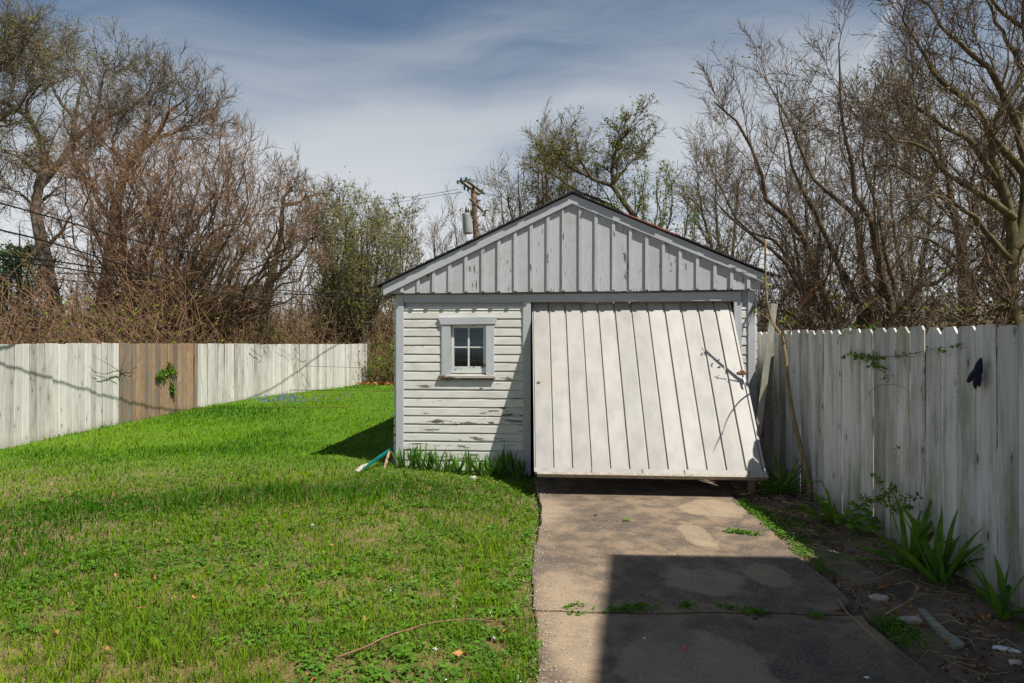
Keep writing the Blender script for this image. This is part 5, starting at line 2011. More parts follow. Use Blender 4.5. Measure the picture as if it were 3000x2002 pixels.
vine = twiggy('bramble_vine', 'red-stemmed leafy bramble arching across the middle of the picket fence', 'vine',
              [fz([(1120, 720), (1128, 690), (1070, 630), (1000, 590), (930, 560), (860, 530)]),
               fz([(860, 530), (900, 545), (1000, 545), (1150, 548), (1300, 525), (1450, 495), (1560, 478), (1620, 465)]),
               fz([(1128, 690), (1095, 655), (1050, 615), (1000, 590)])],
              0.004, M['redvine'], (34, 0.024, M['vineleaf']), 10, rads=[0.0038, 0.0045, 0.003])
g = np.random.default_rng(5)
c_ = catmull([tuple(p) for p in fz([(850, 535), (900, 540), (950, 550), (1010, 555), (1060, 560)])], 8)[None]
V, _ = leafquads(g, c_, 60, 0.028, 0.025, 1.7)
b0 = np.array(vine.location)
link('leaves', npmesh('leaves', V - b0, np.arange(len(V)).reshape(-1, 4)), M['vineleaf'], vine)
twiggy('bare_cane', 'thin bare reddish cane bowed in a low arch on the picket fence', 'twig', [fz([(995, 795), (1050, 745), (1130, 730), (1210, 745), (1270, 790), (1308, 832)])], 0.0035, M['redvine'], None, 11)
twiggy('bramble_vine', 'leafy bramble hooking over the top of the pickets behind the sapling', 'vine',
       [fz([(792, 470), (800, 430), (830, 395), (880, 362), (940, 356)]), fz([(830, 395), (880, 362), (940, 350), (1000, 352), (1060, 360)])], 0.004, M['redvine'], (26, 0.022, M['vineleaf']), 12)
# spindly growth before the fence
sh0 = onground(2110, 1235, -0.03)
stems = [[onfence(*z3(1150, 1560), X=3.12), onfence(*z3(1130, 1500), X=3.10), onfence(*z3(1080, 1430), X=3.08), onfence(*z3(1020, 1320), X=3.08)]]
for pts in ([(1130, 1500), (1090, 1400), (1020, 1310)], [(1140, 1530), (1060, 1490), (980, 1480), (920, 1460)], [(1140, 1540), (1230, 1490), (1320, 1455)], [(1100, 1450), (1160, 1420), (1130, 1370)], [(1150, 1560), (1230, 1545), (1310, 1530)], [(1100, 1470), (1000, 1500), (960, 1530)]):
    stems.append([onfence(*z3(*p), X=3.10) for p in pts])
stems[0][0][2] = -0.06
twiggy('delicate_shrub', 'delicate small-leaved shrub spread against the pickets in mid fence', 'shrub', stems, 0.005, M['redstick'], (46, 0.020, M['vineleaf']), 13)
st = [[onfence(*z3(*p), X=3.12) for p in ((1220, 1560), (1195, 1450), (1190, 1330), (1200, 1200), (1210, 1115))], [onfence(*z3(*p), X=3.12) for p in ((1190, 1230), (1180, 1180), (1195, 1140))]]
st[0][0][2] = -0.06
twiggy('thin_cane', 'thin dark cane standing straight against the pickets left of its paler neighbour', 'twig', st, 0.0035, M['redstick'], (6, 0.018, M['deadleaf']), 14)
st = [[onfence(*z3(*p), X=3.13) for p in ((1320, 1600), (1335, 1450), (1345, 1350), (1352, 1280), (1352, 1220))], [onfence(*z3(*p), X=3.13) for p in ((1350, 1285), (1375, 1250), (1400, 1235))]]
st[0][0][2] = -0.06
twiggy('thin_cane', 'thin pale reddish cane forked at its tip, standing against the pickets', 'twig', st, 0.0035, M['redstick'], None, 15)

# growth poking over / through the plank fence
def onplank(px, py, off=0.05):
    # ray to the fence surface, X as a function of Y
    D = 10.0
    for _ in range(30):
        X = np.interp(D, LP[:, 1], LP[:, 0]) + off
        D = X * F / (px - CX)
    return np.array([X, D, CAMZ + (HZ - py) / F * D])


def z7(x, y):
    return (x / 3.485) * 0.78333, (900 + y / 3.485) * 0.78333


ivy = [[onplank(*z7(*p), off=0.03) for p in ((1770, 960), (1780, 880), (1750, 800), (1700, 700), (1650, 650), (1620, 700))], [onplank(*z7(*p), off=0.06) for p in ((1690, 700), (1640, 680), (1610, 700), (1640, 740))], [onplank(*z7(*p), off=0.06) for p in ((1690, 680), (1730, 620), (1730, 580))],
       [onplank(*z7(*p), off=0.05) for p in ((1740, 800), (1760, 840), (1770, 880))], [onplank(*z7(*p), off=0.05) for p in ((1700, 660), (1760, 650), (1790, 660))], [onplank(*z7(*p), off=0.05) for p in ((1650, 650), (1680, 690), (1660, 720))]]
twiggy('ivy_clump', 'green ivy clump growing through the bare brown planks', 'vine', ivy, 0.008, M['redstick'], (85, 0.045, M['ivyleaf']), 16)
dead = [[onplank(*z7(*p), off=0.08) for p in ((1235, 690), (1225, 655), (1160, 655), (1100, 678), (1030, 680), (960, 650), (930, 620))]]
for pts in ([(1228, 660), (1150, 610), (1060, 560), (990, 520), (930, 470)], [(1232, 640), (1260, 560), (1290, 470), (1300, 420)], [(1235, 630), (1290, 580), (1370, 555), (1430, 520)], [(1235, 650), (1290, 740), (1320, 800)], [(1232, 640), (1300, 635), (1400, 620)]):
    dead.append([onplank(*z7(*p), off=0.08 + 0.03 * (len(pts) % 3)) for p in pts])
twiggy('dead_branch', 'thin bare branches reaching out beside the bare brown planks', 'branch', dead, 0.011, M['twigdark'], None, 17)
dead = [[onplank(*p, off=0.10) for p in ((575, 800), (590, 812), (603, 818), (606, 800))], [onplank(*p, off=0.10) for p in ((640, 800), (660, 812), (672, 826))]]
twiggy('dead_branch', 'short bare twigs hooked over the top right of the brown planks', 'branch', dead, 0.010, M['twigdark'], None, 18)

# ---------------------------------------------------------------- small things
# glove on the fence
def gl(x, y):
    """position in the close-up of the glove -> on the fence"""
    px, py = (2760 + x / 9.8) * 0.78333, (1020 + y / 9.8) * 0.78333
    return onfence(px, py, X=3.205)


glo = empty('glove', tuple(gl(1180, 320)))
tag(glo, 'dark navy work glove hung by its cuff in a gap of the picket fence', 'glove')
b0 = np.array(glo.location)


def flat_tube(pts, rad, off):
    mb = MB()
    c_ = catmull([tuple(p) for p in pts], 8)
    P = c_ - b0
    P[:, 0] -= off
    V, Q_ = tubes(P[None], np.interp(np.linspace(0, 1, 8), np.linspace(0, 1, len(rad)), rad)[None], 8)
    V[:, 0] = V[:, 0] * 0.55 - off * 0.45
    mb.v = [tuple(v) for v in V]
    mb.f = [tuple(int(i) for i in q) for q in Q_]
    n = len(V)
    mb.f.append(tuple(range(8)))
    mb.f.append(tuple(range(n - 8, n))[::-1])
    return mb


flat_tube([gl(1210, 290), gl(1170, 430), gl(1130, 580), gl(1110, 700), gl(1100, 780)], [0.010, 0.024, 0.034, 0.040, 0.030], 0.02).build('palm', M['glove'], glo, smooth=True)
flat_tube([gl(1070, 690), gl(1000, 770), gl(920, 880), gl(850, 960)], [0.022, 0.024, 0.022, 0.014], 0.028).build('finger', M['glove'], glo, smooth=True)
flat_tube([gl(1130, 740), gl(1090, 860), gl(1050, 980), gl(1030, 1100)], [0.020, 0.021, 0.019, 0.011], 0.026).build('finger', M['glove'], glo, smooth=True)
flat_tube([gl(1160, 740), gl(1140, 880), gl(1110, 1020), gl(1095, 1170)], [0.018, 0.020, 0.018, 0.010], 0.034).build('finger', M['glove'], glo, smooth=True)
flat_tube([gl(1180, 740), gl(1180, 880), gl(1170, 1000), gl(1165, 1110)], [0.016, 0.018, 0.016, 0.010], 0.024).build('finger', M['glove'], glo, smooth=True)

# boards leaning in the corner between garage and fence
mb = MB()
a = at(1777, 698, 8.05)
b_ = at(1722, 1108, 7.75)
b_[2] = -0.04
dv = norm((a - b_)[None])[0]
sv = norm(np.cross(dv, [0.25, 1.0, 0])[None])[0]
nv = np.cross(dv, sv)
k = 0
for c_ in (b_, a):
    for (s1, s2) in ((-0.035, -0.022), (0.035, -0.022), (0.035, 0.022), (-0.035, 0.022)):
        mb.v.append(tuple(c_ + sv * s1 + nv * s2 - b_))
mb.f = [(0, 1, 2, 3), (4, 5, 6, 7), (0, 1, 5, 4), (1, 2, 6, 5), (2, 3, 7, 6), (3, 0, 4, 7)]
o = mb.build('leaning_board', M['rfence'], None, tuple(b_))
tag(o, 'tall weathered board leaning in the corner between garage and picket fence', 'board')
mb = MB()
a = at(1768, 790, 8.2)
b_ = at(1748, 1095, 8.0)
b_[2] = -0.04
mb.tube([(0, 0, 0), tuple((a - b_) * 0.5), tuple(a - b_)], 0.05, 4)
o = mb.build('leaning_post', M['oldwood'], None, tuple(b_))
tag(o, 'dark square post standing in shade behind the leaning board', 'post')
# stake under the tilted door
q = onground(1727, 1128, -0.04)
mb = MB()
mb.tube([(0, 0, -0.02), (0.02, 0.06, 0.22)], 0.028, 4)
o = mb.build('prop_stake', M['stake'], None, tuple(q))
tag(o, 'short wooden stake standing under the right corner of the tilted door', 'stake')
# teal sled-like panel and stake at the garage's left corner
t0 = onground(817, 1086, 0.06)
t1 = at(897, 1030, 8.95)
mb = MB()
ax = t1 - t0
dv = norm(ax[None])[0]
sv = norm(np.cross(dv, [0, 0, 1.0])[None])[0]
nv = np.cross(sv, dv)
L = np.linalg.norm(ax)
mb.v = []
for (u, s_, n_) in [(a_, b2, c2) for a_ in (0.10, L) for (b2, c2) in ((-0.03, -0.010), (0.0, -0.010), (0.0, 0.020), (-0.03, 0.020))]:
    mb.v.append(tuple(dv * u - sv * s_ * 1.0 + nv * n_))
mb.f = [(0, 1, 2, 3), (4, 5, 6, 7), (0, 1, 5, 4), (1, 2, 6, 5), (2, 3, 7, 6), (3, 0, 4, 7)]
o = empty('teal_panel', tuple(t0))
tag(o, 'teal green painted panel leaning against the left corner of the garage', 'panel')
mb.build('board', M['teal'], o)
mb = MB()
mb.tube([(0, 0, 0.01), tuple(dv * 0.14 + np.array([0, 0, 0.02])), tuple(dv * 0.26 + np.array([0, 0, 0.01]))], [0.03, 0.028, 0.012], 5)
mb.build('worn_foot', M['stone'], o)
mb = MB()
b_ = onground(880, 1075, 0.05)
a = at(893, 1037, 8.75)
mb.tube([(0, 0, -0.03), tuple(a - b_)], 0.02, 4)
o = mb.build('short_stake', M['stake'], None, tuple(b_))
tag(o, 'short brown stake propping the teal panel beside the garage', 'stake')
mb = MB()
b_ = at(902, 1060, 9.0)
a = at(906, 985, 9.1)
b_[2] = 0.03
mb.tube([(0, 0, -0.03), tuple(a - b_)], [0.03, 0.02], 4)
o = mb.build('tall_stake', M['oldwood'], None, tuple(b_))
tag(o, 'tall grey stake close against the left garage wall behind the teal panel', 'stake')


def ground_stick(name, label, pts, rad, mat, lift=0.012, side=None, cat='stick'):
    P = []
    for i, (px, py) in enumerate(pts):
        q = onground(px, py, -0.03)
        z = float(gz(q[0], q[1]))
        if 0.3 < q[0] < 2.2:
            z = -0.033
        q = onground(px, py, z + lift)
        P.append(q)
    sides_ = [P]
    if side:
        sides_.append([onground(px, py, -0.01) for px, py in side])
    return twiggy(name, label, cat, sides_, rad, mat, None, 3)


ground_stick('fallen_branch', 'long reddish fallen branch lying in the grass up to the driveway edge',
             [(774, 1508), (800, 1502), (822, 1490), (850, 1480), (879, 1464), (897, 1459), (915, 1450), (940, 1445), (957, 1436), (1002, 1429), (1025, 1422), (1047, 1422), (1090, 1420), (1131, 1426), (1160, 1420), (1190, 1419), (1236, 1413)], 0.0055, M['redstick'], 0.04, [(1045, 1423), (1010, 1426), (985, 1421)], 'branch')
z4 = lambda x, y: (1645 + 0.3258 * x, 1057.5 + 0.3258 * y)
ground_stick('dry_stick', 'long pale stick from the bed pointing at the big bushy clump', [z4(*p) for p in ((560, 575), (630, 603), (800, 640), (950, 670), (1100, 690), (1290, 705))], 0.005, M['straw'], 0.03)
ground_stick('dry_stick', 'pale stick crossing the slab piece to the driveway edge', [z4(*p) for p in ((1262, 775), (1160, 815), (1000, 850), (850, 865))], 0.006, M['straw'], 0.05)
ground_stick('dry_stick', 'long whip-like stick bent onto the driveway', [z4(*p) for p in ((865, 880), (845, 920), (870, 1000), (930, 1080), (1050, 1190), (1180, 1310))], 0.006, M['straw'], 0.012)
ground_stick('dry_stick', 'pale forked stick lying left of the rotten board', [z4(*p) for p in ((1190, 1080), (1280, 1030), (1360, 985), (1420, 950), (1490, 920))], 0.006, M['straw'], 0.045, [z4(1360, 985), z4(1410, 900), z4(1440, 780)])
ground_stick('dry_stick', 'short thin stick at the bottom right on bare soil', [z4(*p) for p in ((1600, 1370), (1730, 1390), (1870, 1408))], 0.004, M['straw'], 0.02)
ground_stick('dry_stick', 'thin brown stick among litter right of the sapling foot', [z4(*p) for p in ((560, 390), (680, 430), (780, 480), (850, 520))], 0.004, M['redstick'], 0.03)
ground_stick('dry_stick', 'curled thin stick in the shade near the upper end of the bed', [z4(*p) for p in ((560, 365), (500, 420), (490, 470), (530, 510))], 0.004, M['straw'], 0.03)
ground_stick('dry_stick', 'pale roots splayed below the plant beside the door', [z4(*p) for p in ((440, 235), (470, 280), (445, 320))], 0.004, M['straw'], 0.03, [z4(470, 270), z4(500, 300), z4(515, 330)])
g = np.random.default_rng(301)
PP = []
for i in range(420):
    y = g.uniform(3.0, 8.6)
    x = g.uniform(2.13 + 0.0675 * (y - 3.4) + 0.05, 3.18)
    a = g.uniform(0, 2 * np.pi)
    L = g.uniform(0.04, 0.22)
    z = float(gz(x, y)) + 0.008
    PP.append([[x, y, z], [x + L * 0.5 * math.cos(a), y + L * 0.5 * math.sin(a), z + g.uniform(0.004, 0.03)], [x + L * math.cos(a + 0.3), y + L * math.sin(a + 0.3), z + 0.002]])
PP = np.array(PP)
V, Q_ = tubes(PP, np.tile(g.uniform(0.0012, 0.0032, (len(PP), 1)), (1, 3)), 3)
tag(link('twig_litter', npmesh('twig_litter', V, Q_), M['straw']), 'dry twigs and stalks littering the soil beside the picket fence', 'litter', kind='stuff')


def chunk(name, label, cat, px, py, sx, sy, sz, mat, seed, group=None, z=None, flat=False, rot=0.0):
    r = random.Random(seed)
    q = onground(px, py, -0.03)
    zz = float(gz(q[0], q[1])) if z is None else z
    q = onground(px, py, zz)
    mb = MB()
    n = 9
    ring = []
    for k in range(n):
        a = 2 * math.pi * k / n
        rr_ = r.uniform(0.75, 1.1)
        ring.append((math.cos(a) * rr_, math.sin(a) * rr_))
    cr, sr = math.cos(rot), math.sin(rot)
    for (zf, sc_) in ((-0.3, 0.95), (0.55, 1.0), (1.0, 0.72)):
        for (a, b_) in ring:
            x, y = a * sx * sc_, b_ * sy * sc_
            mb.v.append((x * cr - y * sr, x * sr + y * cr, sz * zf * (1 + r.uniform(-0.12, 0.12))))
    for l in range(2):
        for k in range(n):
            mb.f.append((l * n + k, l * n + (k + 1) % n, (l + 1) * n + (k + 1) % n, (l + 1) * n + k))
    mb.f.append(tuple(2 * n + k for k in range(n)))
    o = mb.build(name, mat, None, tuple(q), smooth=not flat)
    tag(o, label, cat, group)
    return o


chunk('pale_stone', 'pale flat stone in the grass before the irises', 'stone', 1086, 1100, 0.05, 0.03, 0.04, M['stone'], 1, flat=True)
chunk('bottle_cap', 'small pink plastic cap on the shaded driveway', 'cap', 1569, 1491, 0.013, 0.012, 0.016, M['pink'], 2, z=-0.033)
chunk('litter_scrap', 'white paper scrap at the bottom of the driveway', 'litter', 1989, 1555, 0.016, 0.008, 0.003, M['white'], 3, z=-0.031, flat=True)
chunk('litter_scrap', 'tiny white chip on the pale dry patch of driveway', 'litter', 1479, 1465, 0.009, 0.008, 0.003, M['white'], 4, z=-0.029, flat=True)
chunk('litter_scrap', 'ragged blue-white paper scrap in the bottom right corner', 'litter', 2310, 1492, 0.07, 0.028, 0.012, M['white'], 5, flat=True, rot=-0.5)
chunk('litter_scrap', 'crumpled white plastic among dead leaves beside the slab piece', 'litter', 2010, 1343, 0.065, 0.045, 0.02, M['white'], 6, flat=True, rot=-0.3)
chunk('grey_stone', 'broad grey stone in the bed by the driveway corner', 'stone', 2018, 1377, 0.075, 0.05, 0.03, M['stone'], 7, flat=True)
chunk('grey_stone', 'flat grey stone beside the notch in the driveway', 'stone', 2085, 1428, 0.10, 0.035, 0.03, M['stone'], 8, flat=True)
chunk('grey_stone', 'small pale stone near the ragged paper scrap', 'stone', 2330, 1524, 0.04, 0.025, 0.02, M['stone'], 9, flat=True)
chunk('litter_scrap', 'white scrap in the grass near the middle of the foreground', 'litter', 998, 1493, 0.022, 0.013, 0.015, M['white'], 10, flat=True)
chunk('litter_scrap', 'white scrap in the grass just left of the driveway', 'litter', 1131, 1466, 0.02, 0.015, 0.02, M['white'], 11, flat=True)
chunk('litter_scrap', 'small white scrap under the fallen branch', 'litter', 964, 1449, 0.022, 0.02, 0.02, M['white'], 12, flat=True)
chunk('litter_scrap', 'grey-white scrap in the middle lawn', 'litter', 717, 1211, 0.018, 0.01, 0.03, M['white'], 13, flat=True)
chunk('black_bit', 'bent black plastic bit near the lower driveway joint', 'litter', 1733, 1421, 0.022, 0.009, 0.008, M['black'], 14, z=-0.033)
chunk('black_bit', 'small dark bead by the edge of the lawn on the driveway', 'litter', 1361, 1403 - 36, 0.006, 0.006, 0.006, M['black'], 15, z=-0.033)
# broken slab piece and rotten board in the bed
mb = MB()
ring = []
for p in ((540, 555), (700, 565), (860, 620), (1010, 700), (1170, 815), (1175, 850), (1000, 845), (880, 790), (760, 720), (640, 640)):
    q = onground(*z4(*p), -0.012)
    ring.append((q[0], q[1]))
cc = np.mean(ring, axis=0)
mb.prism([(a - cc[0], b_ - cc[1]) for a, b_ in ring], -0.09, 0.0, lambda q, t_: (q[0], q[1], t_))
o = mb.build('slab_piece', M['concrete'], None, (cc[0], cc[1], -0.034))
tag(o, 'flat broken concrete piece sunk in the soil right of the driveway', 'slab')
mb = MB()
ring = []
for p in ((1420, 1010), (1470, 1020), (1540, 1090), (1640, 1180), (1750, 1250), (1740, 1268), (1660, 1272), (1600, 1215), (1520, 1130), (1450, 1050)):
    q = onground(*z4(*p), -0.01)
    ring.append((q[0], q[1]))
cc = np.mean(ring, axis=0)
mb.prism([(a - cc[0], b_ - cc[1]) for a, b_ in ring], -0.05, 0.004, lambda q, t_: (q[0], q[1], t_))
o = mb.build('rotten_board', M['paleboard'], None, (cc[0], cc[1], -0.040))
tag(o, 'pale rotten board lying in the bed near the nearest strap plant', 'board')


def dead_leaf(px, py, size, seed, label, group, z=None, lift=0.03):
    r = random.Random(seed)
    q = onground(px, py, 0.0 if px < 1200 else -0.03)
    zz = float(gz(q[0], q[1])) + lift
    q = onground(px, py, zz)
    V = [(0, 0, 0.0)]
    n = 12
    ph = r.uniform(0, 6.28)
    for k in range(n):
        a = ph + 2 * math.pi * k / n
        rr_ = size * (1.0 if k % 2 == 0 else 0.55) * (1.5 if k in (0,) else 1.0) * r.uniform(0.75, 1.1)
        V.append((math.cos(a) * rr_, math.sin(a) * rr_ * 0.8, size * 0.45 * math.sin(2 * a + ph) + r.uniform(-0.1, 0.1) * size))
    o = link('dead_leaf', npmesh('dead_leaf', V, None, [(0, 1 + k, 1 + (k + 1) % n) for k in range(n)]), M['deadleaf'], None, tuple(q))
    o.rotation_euler = (r.uniform(-0.4, 0.4), r.uniform(-0.4, 0.4), 0)
    tag(o, label, 'leaf', group)
    return o


for i, (px, py) in enumerate([(712, 1556), (1060, 1500), (352, 1324), (447, 1370), (575, 1380), (318, 1395), (170, 1387), (565, 1330), (262, 1320), (1017, 1472), (640, 1290), (905, 1300), (478, 1182), (130, 1450), (840, 1420), (530, 1085), (120, 1110), (380, 1240), (60, 1270), (1160, 1448), (760, 1250), (245, 1490)]):
    dead_leaf(px, py, 0.040 if i < 2 else 0.018 + 0.012 * ((i * 7) % 5) / 5, 400 + i, ['large orange dead oak leaf at the very bottom of the lawn', 'large orange dead leaf right of the white scraps near the driveway', 'small curled dry brown oak leaf lying in the lawn grass'][min(i, 2)], 'dead leaves in the lawn')
for i, (x, y) in enumerate([(1180, 1000), (1225, 1035), (1390, 1090), (1440, 1150), (1470, 900), (1420, 895), (830, 510), (990, 595), (1190, 870), (1860, 1100), (1830, 1120), (1610, 1270), (1270, 1060), (1350, 1020), (1900, 1090), (1140, 960), (1160, 890)]):
    px, py = z4(x, y)
    dead_leaf(px, py, 0.030, 440 + i, 'curled brown oak leaf lying on the soil beside the picket fence', 'dead leaves in the fence bed', lift=0.02)
# leaf litter at the far end of the lawn and under trees
g = np.random.default_rng(77)
n = 2600
x = g.uniform(-5.7, -3.0, n)
y = g.uniform(25.2, 29.5, n)
z = gz(x, y) + 0.06 * g.random(n) + 0.02
P = np.stack([x, y, z], -1)[:, None, :].repeat(2, axis=1)
V, Q_ = leafquads(g, P, n, 0.09, 0.03, 1.5)
tag(link('leaf_litter', npmesh('leaf_litter', V, Q_), M['deadleaf']), 'orange-brown leaf litter at the far end of the lawn', 'litter', kind='stuff')
g = np.random.default_rng(177)
n = 3600
y = g.uniform(2.9, 8.8, n)
x = 2.17 + 0.0675 * (y - 3.4) + np.abs(g.normal(size=n)) * 0.6
keep = (x < 3.2) & (vnoise(x, y, 2.5, 15) > 0.4)
x, y = x[keep], y[keep]
n = len(x)
P = np.stack([x, y, gz(x, y) + 0.008 + 0.012 * g.random(n)], -1)[:, None, :].repeat(2, axis=1)
V, Q_ = leafquads(g, P, n, 0.016, 0.004, 1.6)
tag(link('leaf_fragments', npmesh('leaf_fragments', V, Q_), M['mulch']), 'broken brown leaf fragments on the soil beside the picket fence', 'litter', kind='stuff')
# grit and crumbs along the drive edge
g = np.random.default_rng(78)
n = 900
y = np.exp(g.uniform(math.log(3.0), math.log(8.6), n))
x = drive_left(y) + g.normal(size=n) * 0.05 + 0.03
far_ = g.random(n) < 0.45
x = np.where(far_, 2.2 + g.random(n) * 1.0, x)
z = np.where(far_, gz(x, y) + 0.004, -0.028)
s_ = g.uniform(0.002, 0.008, n)[:, None]
C_ = np.stack([x, y, z], -1)
o6 = np.array([(1, 0, 0), (-1, 0, 0), (0, 1, 0), (0, -1, 0), (0, 0, 1), (0, 0, -1)], dtype=float)
V = (C_[:, None, :] + o6[None] * s_[:, None, :] * g.uniform(0.6, 1.2, (n, 6, 1))).reshape(-1, 3)
ft = np.array([(0, 2, 4), (2, 1, 4), (1, 3, 4), (3, 0, 4), (2, 0, 5), (1, 2, 5), (3, 1, 5), (0, 3, 5)])
T_ = (np.arange(n)[:, None, None] * 6 + ft[None]).reshape(-1, 3)
tag(link('grit', npmesh('grit', V, None, T_), M['stone']), 'small stones and crumbs along the edges of the driveway', 'grit', kind='stuff')
# violet-blue flowers in the lawn
g = np.random.default_rng(79)
P = []
for i in range(150):
    px = g.choice([610, 640, 660, 690, 730, 800], p=[0.15, 0.25, 0.25, 0.2, 0.1, 0.05]) + g.normal() * 12
    py = 915 + g.normal() * 6 - (px - 650) * 0.02
    q = onground(px, py, 0.10)
    P.append([q, q + np.array([0, 0, 0.03])])
V, Q_ = leafquads(g, np.array(P), 330, 0.035, 0.03, 1.2)
tag(link('blue_flowers', npmesh('blue_flowers', V, Q_), M['violet']), 'patch of violet-blue flowers in the lawn near the plank fence', 'flowers', kind='stuff')
g = np.random.default_rng(80)
P = []
for (px, py) in [(418, 1527), (360, 1371), (585, 1465), (560, 1440), (1134, 1466), (1190, 1559), (1165, 1560), (1020, 1560), (90, 1560), (1128, 1413), (1040, 1395), (600, 1475), (720, 1370), (430, 1410), (800, 1380), (470, 1340), (900, 1360)]:
    q = onground(px, py, 0.05)
    P.append([q, q + np.array([0, 0, 0.01])])
V, Q_ = leafquads(g, np.array(P), 45, 0.010, 0.008, 1.2)
tag(link('white_flowers', npmesh('white_flowers', V, Q_), M['white']), 'tiny white flowers dotted in the foreground grass', 'flowers', kind='stuff')

# ---------------------------------------------------------------- utility pole and cables
def zp(x, y):
    return 1034 + 0.0999 * x, 391.6 + 0.0999 * y


PD = 32.4
pb = at(1100, 778, PD)
pole = empty('utility_pole', (pb[0], PD, 0))
tag(pole, 'brown utility pole with moss-grown crossarms and grey transformer behind the garage', 'utility pole')
b0 = np.array([pb[0], PD, 0])


def pt(x, y, D=PD):
    return at(*zp(x, y), D) - b0


mb = MB()
mb.tube([tuple((pb[0] - b0[0] + 0.1, 0, -0.3)), tuple(pt(580, 1500)), tuple(pt(535, 700)), tuple(pt(500, 380))], [0.16, 0.125, 0.11, 0.10], 10)
mb.build('pole_shaft', M['pole'], pole, smooth=True)


def arm(a, b_, w_, name='crossarm'):
    mb = MB()
    mb.tube([tuple(a), tuple(b_)], w_, 4)
    mb.build(name, M['arm'], pole)


arm(pt(350, 225, 31.0), pt(770, 525, 33.9), 0.075)
arm(pt(220, 240, 31.0), pt(650, 550, 33.9), 0.075)
arm(pt(450, 660, 31.6), pt(740, 930, 33.6), 0.075)
mb = MB()
mb.tube([tuple(pt(220, 255, 31.1)), tuple(pt(365, 240, 31.1))], 0.06, 4)
mb.tube([tuple(pt(640, 530, 33.8)), tuple(pt(760, 520, 33.8))], 0.05, 4)
mb.build('arm_spacer', M['arm'], pole)
for (x, y, D) in ((245, 200, 31.0), (362, 185, 31.0), (425, 225, 31.5), (615, 380, 32.8), (735, 460, 33.6), (165, 262, 31.0), (320, 400, 31.4), (405, 430, 31.8)):
    mb = MB()
    c_ = pt(x, y, D)
    mb.tube([tuple(c_ + np.array([0, 0, -0.10])), tuple(c_ + np.array([0, 0, -0.05])), tuple(c_), tuple(c_ + np.array([0, 0, 0.06])), tuple(c_ + np.array([0, 0, 0.09]))], [0.02, 0.055, 0.05, 0.06, 0.02], 8)
    mb.build('insulator', M['insul'], pole, smooth=True)
# transformer can
c0_, c1_ = pt(400, 1450, 31.9), pt(375, 1000, 31.9)
r0 = 0.225
mb = MB()
mb.tube([tuple(c0_), tuple(c0_ + (c1_ - c0_) * 0.03), tuple(c0_ + (c1_ - c0_) * 0.05), tuple(c1_ * 0.94 + c0_ * 0.06), tuple(c1_)], [r0 * 0.92, r0 * 0.97, r0, r0, r0 * 1.05], 20)
can = mb.build('transformer', M['transformer'], pole, smooth=True)
mb = MB()
mb.tube([tuple(c1_), tuple(c1_ + np.array([0, 0, 0.05]))], [r0 * 1.06, r0 * 0.7], 20)
mb.build('lid', M['steel'], can, smooth=True)
for (x, y) in ((355, 890), (405, 920), (470, 930)):
    mb = MB()
    c_ = pt(x, y, 31.8)
    mb.tube([tuple(c_ + np.array([0, 0, -0.22])), tuple(c_ + np.array([0, 0, -0.1])), tuple(c_ + np.array([0, 0, 0.05])), tuple(c_ + np.array([0, 0, 0.1]))], [0.04, 0.055, 0.035, 0.02], 8)
    mb.build('bushing', M['black'], can, smooth=True)
mb = MB()
mb.tube([tuple(pt(480, 1010, 32.1)), tuple(pt(530, 1010, 32.3))], 0.04, 4)
mb.tube([tuple(pt(490, 1190, 32.1)), tuple(pt(540, 1190, 32.3))], 0.04, 4)
mb.build('bracket', M['black'], pole)
for (x, y) in ((565, 760), (790, 970), (600, 740)):
    mb = MB()
    c_ = pt(x, y, 32.8)
    mb.tube([tuple(c_ + np.array([-0.05, 0, -0.17])), tuple(c_), tuple(c_ + np.array([0.04, 0, 0.12])), tuple(c_ + np.array([0.22, 0, 0.10]))], [0.03, 0.06, 0.05, 0.015], 7)
    mb.build('fuse_cutout', M['black'], pole, smooth=True)
mb = MB()
for ps in (((245, 200), (362, 180)), ((165, 265), (320, 400), (330, 450), (405, 490), (460, 580)), ((650, 765), (720, 775), (800, 780), (835, 800), (835, 900), (820, 910)), ((600, 1050), (680, 1050), (760, 1030)), ((220, 1010), (250, 1040), (245, 1080), (270, 1090)), ((620, 860), (600, 960), (560, 1000)), ((410, 450), (430, 520), (470, 600))):
    mb.tube([tuple(pt(x, y, 32.0)) for x, y in ps], 0.012, 4)
mb.build('jumper_wire', M['cable'], pole)


def cable(label, pts, rad, mat=None, name='overhead_cable'):
    P = [at(px, py, D) for px, py, D in pts]
    c_ = catmull([tuple(p) for p in P], 40)
    b_ = c_[0]
    mb = MB()
    mb.tube([tuple(p - b_) for p in c_], rad, 5)
    o = mb.build(name, mat or M['cable'], None, tuple(b_), smooth=True)
    tag(o, label, 'cable')


cable('uppermost thick black cable crossing the brown trees at left', [(-60, 450, 8.41), (0, 466, 8.80), (150, 508, 9.91), (300, 550, 11.3), (500, 590, 13.84), (700, 611, 18.1), (880, 617, 24.8), (960, 616, 28.5), (1088, 600, 32.2)], 0.011)
cable('thick black cable dipping steeply, second from the top at left', [(-60, 510, 8.5), (0, 528, 9), (100, 552, 10), (240, 595, 12), (380, 640, 14), (500, 672, 16.5), (700, 700, 21), (880, 716, 27), (1000, 722, 30), (1094, 720, 32.2)], 0.013)
cable('black cable just below the steep one, upper of a close pair', [(-60, 578, 11), (0, 585, 12), (150, 603, 14), (330, 630, 17), (500, 655, 20), (700, 670, 24), (880, 680, 28), (1095, 676, 32.2)], 0.016)
cable('black cable, lower of the close pair at left', [(-60, 588, 11), (0, 594, 12), (150, 616, 14), (330, 641, 17), (500, 662, 20), (700, 676, 24), (880, 684, 28), (1095, 682, 32.2)], 0.015)
